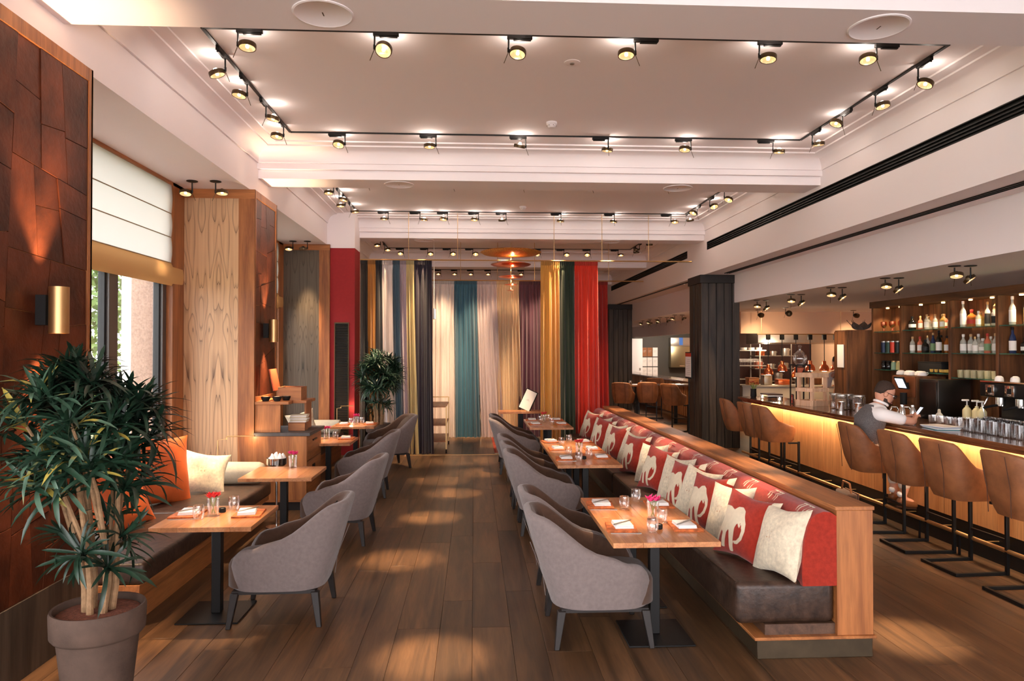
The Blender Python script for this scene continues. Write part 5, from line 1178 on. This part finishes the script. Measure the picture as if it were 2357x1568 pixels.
MB().lathe([(.02,.54),(.06,.56),(.095,.62),(.1,.66),(.085,.72),(.045,.76),(.02,.78),(.018,.82),(.028,.835),(.02,.85),(.001,.852)], 24).obj('flask', m_glass, t, smooth=True); MB().lathe([(.06,.52),(.012,.40),(.01,.36)], 16).obj('funnel', gl['pink'], t, smooth=True); MB().lathe([(.045,.49),(.012,.41),(.001,.4)], 14).obj('red_liquid', labm['red'], t, smooth=True)
t = thing('table_sign', 'small red card in a black holder on the bar', 'sign', (4.62, 10.25, ZBAR), R(75)); MB().box(-.05,.05,-.008,.008,0,.14).obj('holder', m_blk, t); MB().box(-.044,.044,.008,.011,.01,.13).box(-.044,.044,-.011,-.008,.01,.13).obj('card', labm['red'], t); MB().box(-.03,.03,.011,.0115,.06,.07).box(-.03,.02,.011,.0115,.08,.09).obj('lettering', m_paper, t)
for i, (x, y) in enumerate([(4.85,9.45),(4.93,9.28),(4.8,9.2),(4.95,9.05)]):
    t = thing('glass_canister', 'big glass canister beside the wooden rack, %s from the left' % ORD[i], 'canister', (x, y, ZBAR), group='canisters on the bar'); MB().lathe([(.001,0),(.075,0),(.08,.01),(.08,.17),(.07,.18),(.068,.175),(.076,.165),(.076,.014),(.001,.012)], 22).obj('jar', m_glass, t, smooth=True); MB().lathe([(.072,.012),(.07,.10+.02*i),(.001,.12+.02*i)], 16).obj('contents', M('grains%d' % i, [(120,84,60),(96,66,50),(150,116,84),(84,60,50)][i], .9, var=.5, vs=60), t, smooth=True); MB().cyl((0,0,.18), (0,0,.2), .072, n=20).obj('lid', m_steel, t, smooth=True)
for i, (x, y) in enumerate([(4.68,8.98),(4.76,8.72)]):
    tag(MB().lathe([(.001,0),(.032,0),(.042,.12),(.039,.12),(.03,.006),(.001,.004)], 20).obj('steel_cup', m_chrome, None, (x, y, ZBAR), smooth=True), '%s steel cup on the bar left of the seated man' % ['left','right'][i], 'cup', 'steel cups')
for i, (x, y) in enumerate([(4.62,11.35),(4.66,10.8)]):
    t = thing('votive_candle', 'lit glass votive candle, %s on the bar' % ['far one','near one'][i], 'candle', (x, y, ZBAR), group='lit votives'); MB().lathe([(.001,0),(.03,0),(.034,.06),(.032,.06),(.028,.005),(.001,.004)], 16).obj('glass', m_glass, t, smooth=True); MB().lathe([(.012,.02),(.014,.035),(.006,.05),(.001,.06)], 10).obj('flame', m_hot, t, smooth=True)
t = thing('flower_pot', 'dark vase of red flowers at the far end of the bar', 'flowers', (4.62, 11.72, ZBAR)); MB().lathe([(.04,0),(.05,.02),(.045,.12),(.05,.14),(.001,.13)], 18).obj('vase', m_blk, t, smooth=True)
rg = random.Random(6)
for i in range(14):
    a = i*2.4; r = .09*math.sqrt(i/14); e = Vector((r*math.cos(a), r*math.sin(a), .2+.06*rg.random())); MB().tube([(0,0,.12), e], .003, 5).obj('stalk', stalk_m, t); m = MB(); 
    for k in range(8):
        b = k*2.4; d = Vector((math.cos(b), math.sin(b), .5))*.026; n_ = Vector((-math.sin(b), math.cos(b), 0))*.012; m.add([e, e+d*.6+n_, e+d, e+d*.6-n_], [(0,1,2,3)])
    m.obj('bloom', labm['red'], t, fixn=False)
for i in range(4): tag(MB().box(-.12, .12, -.16, .16, 0, .02).obj('menu_book', [m_walnut, m_blk, m_paper, m_brownfelt][i], None, (4.78, 11.38, ZBAR+i*.0205), bev=.002, seg=1), '%s book in the pile at the far end of the bar' % ['walnut brown bottom','black','white','dark brown top'][i], 'book', 'books at the far end')
for i, c in enumerate([(60,120,130), (236,232,228), (200,205,212), (120,130,150), (240,236,232)]):
    o = MB().box(-.11, .11, -.15, .15, 0, .006).obj('magazine', M('magazine_%d' % i, c, .5), None, (4.62, 6.92, ZBAR+i*.0065)); o.rotation_euler = (0,0,R(6*i-14)); tag(o, '%s magazine of the pile in front of the seated man' % ['teal bottom','white','silver','blue grey','top white'][i], 'magazine', 'magazines on the bar')
hb_me = MB().lathe([(.001,0),(.028,0),(.03,.004),(.034,.125),(.032,.125),(.028,.012),(.001,.010)], 14).mesh('highball_glass', glass('bar_glass', a=.09), smooth=True)
for i in range(5):
    for j in range(17): tag(mobj('highball_glass', hb_me, None, (4.72+i*.076+.02*(j % 2), 5.55+j*.078, ZBAR)), 'clear highball glass in the dense block at the right end of the bar', 'glass', 'highball glasses on the bar')
cg_me = MB().lathe([(.001,0),(.05,0),(.055,.01),(.06,.08),(.057,.08),(.05,.012),(.001,.010)], 18).mesh('wide_tumbler', m_glass, smooth=True)
for i in range(5): tag(mobj('wide_tumbler', cg_me, None, (4.95, 7.02+i*.125, ZBAR)), 'wide low glass behind the magazines, %s from the right' % ORD[i], 'glass', 'wide glasses on the bar')
for i, (x, y) in enumerate([(4.85,7.95),(4.92,7.86),(4.8,7.86)]): tag(MB().lathe([(.001,0),(.03,0),(.032,.1),(.02,.13),(.018,.16),(.001,.162)], 16).obj('shaker', m_chrome, None, (x, y, ZBAR), smooth=True), 'chrome shaker in front of the seated man, %s' % ['left','middle','right'][i], 'shaker', 'chrome shakers')
# back counter machines
ZK = .95
t = thing('coffee_grinder_station', 'walnut and copper coffee station with tilted touch screen', 'coffee machine', (6.22, 9.78, ZK))
MB().box(-.2, .22, -.25, .3, 0, .59).obj('housing', m_walnut, t, bev=.006); MB().box(-.215, -.2, -.24, .29, .3, .58).obj('copper_front', M('copper_front', (150,92,60), .4, .6), t, bev=.003)
T = Matrix.Translation((-.3,-.08,.5)) @ Matrix.Rotation(R(-25), 4, 'Y'); MB().box(-.02, 0, -.11, .11, -.09, .09, T=T).obj('screen_case', m_blk, t); MB().box(-.023, -.02, -.09, .09, -.07, .07, T=T).obj('screen', m_screen, t); MB().box(-.29,-.2,-.1,-.06,.45,.5).obj('arm', m_blk, t)
MB().cyl((-.29,-.1,.2),(-.29,-.1,.36), .045, n=18).obj('grind_head', m_blk, t, smooth=True); MB().box(-.36,-.2,-.2,.04,.0,.03).obj('drip_tray', m_steel, t, bev=.003); MB().box(-.26,-.2,-.24,.3,.05,.13).obj('drawer', m_teaky, t, bev=.004)
t = thing('steel_cooler', 'dark steel cooler standing beside the coffee station', 'cooler', (6.24, 9.22, ZK)); MB().box(-.24, .2, -.18, .22, 0, .56).obj('body', M('dark_steel', (92,88,84), .3, .9), t, bev=.008); MB().box(-.25, -.24, -.16, .2, .03, .53).obj('door', M('dark_steel2', (78,74,72), .28, .9), t, bev=.003)
t = thing('espresso_machine', 'black and chrome espresso machine at the right edge', 'coffee machine', (6.1, 7.55, ZK))
MB().box(-.25, .25, -.5, .48, .05, .18).obj('base', m_blk, t, bev=.015); MB().box(-.02, .25, -.5, .48, .18, .42).obj('body', m_blk, t, bev=.01); MB().box(-.28, .25, -.5, .48, .42, .58).obj('upper_housing', m_black, t, bev=.02, seg=3)
for y in (-.3, .0, .3):
    g = MB().cyl((-.16,y,.42), (-.16,y,.32), .05, n=18).obj('group_head', m_chrome, t, smooth=True); MB().tube([(-.16,y,.33),(-.26,y,.32),(-.36,y,.3)], .014, 8).obj('portafilter', m_blk, g, smooth=True)
    MB().box(-.292, -.28, y-.07, y+.07, .44, .56).obj('chrome_panel', m_chrome, t, bev=.003); MB().box(-.295,-.292,y-.03,y+.03,.47,.53).obj('display', m_blk, t)
MB().tube([(-.2,.44,.42),(-.26,.45,.3),(-.24,.45,.18)], .007, 7).obj('steam_wand', m_chrome, t, smooth=True); MB().box(-.27,.25,-.5,.48,.585,.6).obj('cup_tray', m_chrome, t); MB().box(-.24,-.02,-.48,.46,.18,.19).obj('drip_grid', m_chrome, t)
for x in (-.2,.2):
    for y in (-.42,.42): MB().cyl((x,y,0),(x,y,.05),.025,n=12).obj('foot', m_chrome, t)
for i in range(6): tag(MB().lathe([(.045,0),(.046,.008),(.04,.04),(.02,.055),(.001,.056)], 16).obj('espresso_cup', m_white, None, (6.0+.1*(i % 2), 7.95-i*.12, ZK+.60), smooth=True), 'upturned espresso cup, %s from the left on the espresso machine' % ORD[i], 'cup', 'espresso cups')
for i in range(3):
    t = thing('pump_bottle', 'cream syrup bottle with pump, %s from the left' % ORD[i], 'pump bottle', (5.99+.03*(i % 2), 8.48-i*.13, ZK), group='syrup pump bottles'); MB().lathe([(.001,0),(.048,0),(.05,.01),(.05,.22),(.03,.25),(.02,.255),(.02,.275),(.001,.276)], 18).obj('body', M('syrup_%d' % i, (226,216,170), .4), t, smooth=True); MB().cyl((0,0,.27), (0,0,.33), .007, n=8).obj('pump_stem', m_white, t); MB().box(-.06,.02,-.014,.014,.33,.35).obj('pump_head', m_white, t, bev=.004)
# inner work counter and squeeze bottle
t = thing('inner_counter', 'dark steel work counter behind the bar top', 'counter', (5.12, 3.4, 0)); MB().box(0, .42, 0, 8.3, .0, .86).obj('carcass', m_blackwood, t); MB().box(-.01, .44, 0, 8.3, .86, .9).obj('worktop', m_steel, t, bev=.003, seg=1)
t = thing('squeeze_bottle', 'translucent squeeze bottle on the inner counter', 'bottle', (5.42, 8.15, .9)); MB().lathe([(.001,0),(.045,0),(.048,.01),(.048,.2),(.035,.25),(.015,.275),(.012,.31),(.001,.312)], 18).obj('body', M('squeeze', (214,206,186), .4), t, smooth=True); MB().cyl((0,0,.27),(0,0,.30),.018,n=12).obj('cap', m_cream, t)
for i, (y, h) in enumerate([(8.75,.24),(8.62,.2),(8.5,.26)]):
    t = thing('mixer_tap', 'chrome tap fitting, %s from the left behind the bar' % ORD[i], 'tap', (5.3, y, .9), group='bar taps'); MB().tube([(0,0,0),(0,0,h),(-.03,0,h+.05),(-.09,0,h+.05),(-.11,0,h+.01)], .012, 10).obj('spout', m_chrome, t, smooth=True); MB().cyl((0,0,0),(0,0,.05),.025,n=14).obj('base', m_chrome, t, smooth=True); MB().cyl((0,0,.05),(0,.05,.09),.006,n=8).obj('lever', m_chrome, t)
# leather bag
t = thing('leather_bag', 'brown leather satchel on the floor below the foot rail', 'bag', (4.33, 8.2, 0), R(82)); MB().box(-.2, .2, -.06, .06, 0, .26).obj('body', m_brownfelt, t, bev=.03, seg=3); MB().box(-.205, .205, -.068, -.055, .1, .265).obj('flap', M('bag_leather', (96,58,40), .5, var=.2), t, bev=.006); MB().tube([(-.15,0,.255),(-.1,0,.36),(.1,0,.36),(.15,0,.255)], .012, 8).obj('handle', m_tan, t, smooth=True); MB().cbox((0,-.07,.13), (.03,.01,.03)).obj('buckle', m_brass, t)
for x, y, lb in [(4.0,18.3,'left'),(4.3,18.4,'right')]: tag(mobj('water_tumbler', tum_me, None, (x, y, 1.02)), '%s water glass on the far high table' % lb, 'glass', 'glasses on the far table')
# ================================================================== PEOPLE
def skin_mesh(vs, es, rad, sub=2):
    me = bpy.data.meshes.new('tmp'); me.from_pydata([tuple(v) for v in vs], es, []); o = bpy.data.objects.new('tmp', me); COL.objects.link(o)
    md = o.modifiers.new('skin', 'SKIN'); md.use_smooth_shade = True
    for i, r in enumerate(rad):
        q = me.skin_vertices[0].data[i]; q.radius = r if hasattr(r, '__len__') else (r, r); q.use_root = (i == 0)
    s = o.modifiers.new('sub', 'SUBSURF'); s.levels = sub; s.render_levels = sub
    dg = bpy.context.evaluated_depsgraph_get(); ev = o.evaluated_get(dg); m2 = ev.to_mesh()
    m = MB(); m.add([v.co.copy() for v in m2.vertices], [tuple(p.vertices) for p in m2.polygons]); ev.to_mesh_clear(); bpy.data.objects.remove(o, do_unlink=True); bpy.data.meshes.remove(me); return m
def head_geo(m, c, Q, sc=1):
    # rings from neck to crown; local +x is the face
    def cap(v): return tuple(Vector(c)+Q @ (Vector(v)*sc))
    prof = [(-.125,.045,.050,.012),(-.11,.056,.064,.022),(-.085,.066,.080,.016),(-.055,.071,.090,.008),(-.02,.075,.096,.004),(.02,.077,.099,0),(.055,.074,.096,-.004),(.085,.062,.082,-.006),(.105,.042,.058,-.006),(.117,.018,.026,-.006)]
    rings = []
    for z, wy, wx, ox in prof:
        rg_ = []
        for j in range(24):
            a = 2*PI*j/24; x = ox+wx*sgnpow(math.cos(a), .85); y = wy*sgnpow(math.sin(a), .9)
            if abs(a if a < PI else a-2*PI) < .3 and -.06 < z < .0: x += .022*(1-abs(a if a < PI else a-2*PI)/.3)   # nose
            if abs(z-.005) < .03 and .3 < abs(a if a < PI else a-2*PI) < .8: x -= .008                            # eye sockets
            rg_.append(cap((x, y, z)))
        rings.append(rg_)
    m.loft(rings)
    for s_ in (-1, 1): m.lathe([(.001,-.009),(.016,-.007),(.024,0),(.016,.007),(.001,.009)], 12, T=Matrix.Translation(Vector(c)+Q @ (Vector((-.008, s_*.08, -.02))*sc)) @ Q.to_matrix().to_4x4() @ Matrix.Rotation(R(90), 4, 'X') @ Matrix.Scale(1.3, 4, (0,1,0)))
    return m
def hand(vs, es, rad, wrist, palm, tips, thumb):
    b = len(vs); vs.append(palm); es.append((wrist, b)); rad.append((.026,.018))
    for q in tips+[thumb]:
        mid = (Vector(palm)*.45+Vector(q)*.55)+Vector((0,0,.012)); vs += [tuple(mid), q]; n_ = len(vs); es += [(b, n_-2), (n_-2, n_-1)]; rad += [.0095, .008]
def person_seated():
    t = thing('person', 'man in grey vest and white shirt sitting at the bar with a phone', 'person', (4.14, 7.5, 0)); X = lambda *p: Vector(p)
    pel = (0,0,.83); vs = [pel, (.03,0,.98), (.09,0,1.13), (.145,0,1.245), (.185,0,1.32), (.205,0,1.36)]; es = [(0,1),(1,2),(2,3),(3,4),(4,5)]; rad = [(.15,.12), (.135,.105), (.16,.115), (.12,.085), .06, .055]
    # arms (near = -y)
    arms = {}
    for s_, sh, el, wr, pm in ((-1, (.11,-.19,1.225), (.40,-.25,1.155), (.51,-.10,1.175), (.55,-.06,1.19)), (1, (.13,.19,1.225), (.42,.2,1.155), (.52,.06,1.175), (.56,.02,1.19))):
        b = len(vs); vs += [sh, ((sh[0]+el[0])/2, (sh[1]+el[1])/2, (sh[2]+el[2])/2), el, wr]; es += [(3,b),(b,b+1),(b+1,b+2),(b+2,b+3)]; rad += [.058,.05,.044,.027]; arms[s_] = b
        tips = [(pm[0]+.06-.006*k, pm[1]-s_*(.02-.014*k)*1.0, pm[2]+.02-.006*k) for k in range(4)]
        hand(vs, es, rad, b+3, pm, tips, (pm[0]+.02, pm[1]-s_*.05, pm[2]+.035))
    for s_, kn, an, to in ((-1, (.42,-.13,.80), (.37,-.10,.34), (.50,-.11,.275)), (1, (.43,.14,.80), (.40,.10,.36), (.52,.11,.29))):
        b = len(vs); vs += [(.06,s_*.095,.82), (.24,s_*.12,.82), kn, (kn[0]-.01,kn[1],.56), an, to]; es += [(0,b),(b,b+1),(b+1,b+2),(b+2,b+3),(b+3,b+4),(b+4,b+5)]; rad += [.095,.085,.065,.055,.04,.035]
    body = skin_mesh(vs, es, rad); HQ = Euler((0, R(26), R(-8))).to_quaternion(); HC = (.245, 0, 1.445); head_geo(body, HC, HQ, .97)
    body.obj('body', m_skin, t, smooth=True, angle=180)
    ws = M('white_shirt', (236,232,230), .85, bmp=.15, bs=30); cs = [(.03,0,.9), (.09,0,1.1), (.145,0,1.24), (.185,0,1.315)]; ce = [(0,1),(1,2),(2,3)]; cr = [(.12,.095), (.135,.1), (.118,.085), .062]
    for s_ in (-1, 1):
        b = len(cs); sh = vs[arms[s_]]; el = vs[arms[s_]+2]; cs += [sh, tuple(Vector(sh)*.5+Vector(el)*.5), tuple(Vector(sh)*.2+Vector(el)*.8)]; ce += [(2,b),(b,b+1),(b+1,b+2)]; cr += [.074,.066,.062]
    skin_mesh(cs, ce, cr).obj('shirt', ws, t, smooth=True, angle=180)
    vest = M('tweed_vest', (96,92,92), .95, var=.5, vs=160, bmp=.4, bs=200); skin_mesh([(.0,0,.84), (.02,0,.95), (.075,0,1.1), (.125,0,1.215), (.155,0,1.285), (.105,-.11,1.262), (.105,.11,1.262)], [(0,1),(1,2),(2,3),(3,4),(3,5),(3,6)], [(.172,.135),(.178,.138),(.188,.14),(.18,.12),(.1,.085),(.07,.085),(.07,.085)]).obj('vest', vest, t, smooth=True, angle=180)
    tr = M('cream_trousers', (222,208,188), .9); tv = [(.0,0,.83)]; te = []; trd = [(.16,.125)]
    for s_, kn, an in ((-1, (.42,-.13,.80), (.375,-.10,.42)), (1, (.43,.14,.80), (.405,.10,.44))):
        b = len(tv); tv += [(.06,s_*.095,.82), (.24,s_*.12,.82), kn, (kn[0]-.01,kn[1],.6), an]; te += [(0,b),(b,b+1),(b+1,b+2),(b+2,b+3),(b+3,b+4)]; trd += [.105,.098,.078,.07,.062]
    skin_mesh(tv, te, trd).obj('trousers', tr, t, smooth=True, angle=180)
    shoe_m = M('brown_shoe', (120,72,40), .4)
    for s_, an, to in ((-1, (.36,-.10,.30), (.53,-.115,.265)), (1, (.39,.10,.31), (.55,.115,.275))):
        sh = skin_mesh([(an[0]-.04,an[1],an[2]+.03), (an[0],an[1],an[2]), (an[0]+.09,(an[1]+to[1])/2,an[2]-.02), to], [(0,1),(1,2),(2,3)], [.042,.05,.045,.036]).obj('shoe', shoe_m, t, smooth=True, angle=180)
        MB().tube([(an[0]-.06,an[1],an[2]-.045),(an[0]+.05,an[1],an[2]-.06),(to[0]+.02,to[1],to[2]-.035)], .014, 6).obj('sole', m_seam, sh)
        skin_mesh([(an[0]-.01,an[1],an[2]+.04),(an[0]-.005,an[1],an[2]+.12)], [(0,1)], [.044,.045], 1).obj('sock', m_white, t, smooth=True, angle=180)
    def onhead(v): return Vector(HC)+HQ @ Vector(v)
    hm = M('dark_hair', (58,42,33), .8, bmp=.6, bs=120); m = MB(); rings = []
    for z, wy, wx, ox, fr in ((-.035,.06,.06,-.04,.0),(.0,.077,.078,-.028,.0),(.03,.081,.093,-.014,.12),(.055,.081,.103,-.004,.7),(.088,.07,.092,-.006,.93),(.113,.046,.062,-.008,.95),(.126,.015,.02,-.008,1)):
        rings.append([tuple(onhead((ox+wx*math.cos(2*PI*j/20)*(1 if math.cos(2*PI*j/20) < 0 else fr), wy*math.sin(2*PI*j/20), z))) for j in range(20)])
    m.loft(rings).obj('hair', hm, t, smooth=True, angle=180)
    m = MB(); rings = []
    for z, wy, x0, x1 in ((-.14,.03,.03,.085),(-.115,.055,.02,.098),(-.085,.071,.0,.102),(-.06,.074,-.002,.08)):
        rings.append([tuple(onhead((x0+(x1-x0)*max(0, math.cos(2*PI*j/16)), wy*math.sin(2*PI*j/16), z))) for j in range(16)])
    m.loft(rings).obj('beard', hm, t, smooth=True, angle=180)
    m = MB()
    for s_ in (-1, 1):
        m.tube([tuple(onhead((.107, s_*.034+.026*math.cos(a*PI/6), .0+.021*math.sin(a*PI/6)))) for a in range(13)], .0035, 6); m.tube([tuple(onhead((.105, s_*.06, .006))), tuple(onhead((-.0, s_*.082, .0)))], .003, 6)
    m.tube([tuple(onhead((.11, -.008, .003))), tuple(onhead((.11, .008, .003)))], .003, 6); m.obj('glasses', m_blk, t)
    for s_ in (-1, 1): MB().lathe([(.001,-.01),(.009,-.006),(.0115,0),(.009,.006),(.001,.01)], 10, tuple(onhead((.086, s_*.033, .0)))).obj('eye', m_white, t, smooth=True)
    MB().tube([tuple(onhead((.108,-.022,-.075))), tuple(onhead((.113,0,-.073))), tuple(onhead((.108,.022,-.075)))], .005, 6).obj('mouth', M('lips', (150,82,74), .5), t)
    # collar
    MB().tube([(.205+.062*math.cos(a*PI/8), .064*math.sin(a*PI/8), 1.335-.03*math.cos(a*PI/8)) for a in range(17)], .014, 8).obj('collar', ws, t, smooth=True)
    return t
person_seated()
ph = thing('mobile_phone', 'dark mobile phone held up by the seated man', 'phone', (4.74, 7.47, 1.235), R(-10)); T = Matrix.Rotation(R(35), 4, 'Y'); MB().box(-.004,.004,-.036,.036,-.07,.07,T=T).obj('case', m_blk, ph, bev=.001, seg=1); MB().box(-.0048,-.004,-.033,.033,-.062,.062,T=T).obj('screen', m_screen, ph)
def person_standing():
    t = thing('person', 'kitchen worker in a light grey jacket half hidden by the tall cupboard', 'person', (8.2, 15.75, 0), R(100))
    vs = [(0,0,.95), (0,0,1.1), (.02,0,1.28), (.06,0,1.4), (.1,0,1.47), (.12,0,1.52)]; es = [(0,1),(1,2),(2,3),(3,4),(4,5)]; rad = [(.15,.11),(.14,.1),(.17,.11),(.13,.09),.06,.055]
    for s_ in (-1, 1):
        b = len(vs); vs += [(.04,s_*.19,1.38),(.08,s_*.23,1.22),(.12,s_*.22,1.1),(.3,s_*.15,1.08)]; es += [(3,b),(b,b+1),(b+1,b+2),(b+2,b+3)]; rad += [.06,.05,.045,.03]
        hand(vs, es, rad, b+3, (.36,s_*.14,1.08), [(.44,s_*(.17-.02*k),1.07) for k in range(4)], (.4,s_*.08,1.09))
        b = len(vs); vs += [(0,s_*.1,.88),(.01,s_*.11,.5),(0,s_*.11,.09),(.14,s_*.12,.04)]; es += [(0,b),(b,b+1),(b+1,b+2),(b+2,b+3)]; rad += [.09,.062,.045,.035]
    b = skin_mesh(vs, es, rad); HQ = Euler((0,R(20),0)).to_quaternion(); head_geo(b, (.15,0,1.62), HQ); b.obj('body', m_skin, t, smooth=True, angle=180)
    gj = M('grey_jacket', (186,176,176), .9); cs = [(0,0,.85),(0,0,1.1),(.02,0,1.28),(.06,0,1.4)]; ce = [(0,1),(1,2),(2,3)]; cr = [(.17,.13),(.16,.12),(.185,.125),(.145,.1)]
    for s_ in (-1,1): k = len(cs); cs += [(.04,s_*.19,1.38),(.08,s_*.23,1.22),(.12,s_*.22,1.1),(.26,s_*.165,1.08)]; ce += [(3,k),(k,k+1),(k+1,k+2),(k+2,k+3)]; cr += [.074,.064,.058,.044]
    skin_mesh(cs, ce, cr).obj('jacket', gj, t, smooth=True, angle=180)
    tv = [(0,0,.9)]; te = []; trd = [(.16,.12)]
    for s_ in (-1,1): k = len(tv); tv += [(0,s_*.1,.85),(.01,s_*.11,.5),(0,s_*.11,.1)]; te += [(0,k),(k,k+1),(k+1,k+2)]; trd += [.1,.075,.06]
    skin_mesh(tv, te, trd).obj('trousers', m_blk, t, smooth=True, angle=180)
    MB().lathe([(.085,.0),(.088,.04),(.075,.10),(.04,.125),(.001,.13)], 20, (.14,0,1.64)).obj('hair', M('hair2', (40,30,26), .8), t, smooth=True)
    for s_ in (-1,1): skin_mesh([(-.03,s_*.11,.05),(.05,s_*.115,.045),(.17,s_*.12,.035)], [(0,1),(1,2)], [.045,.045,.034]).obj('shoe', m_blk, t, smooth=True, angle=180)
person_standing()
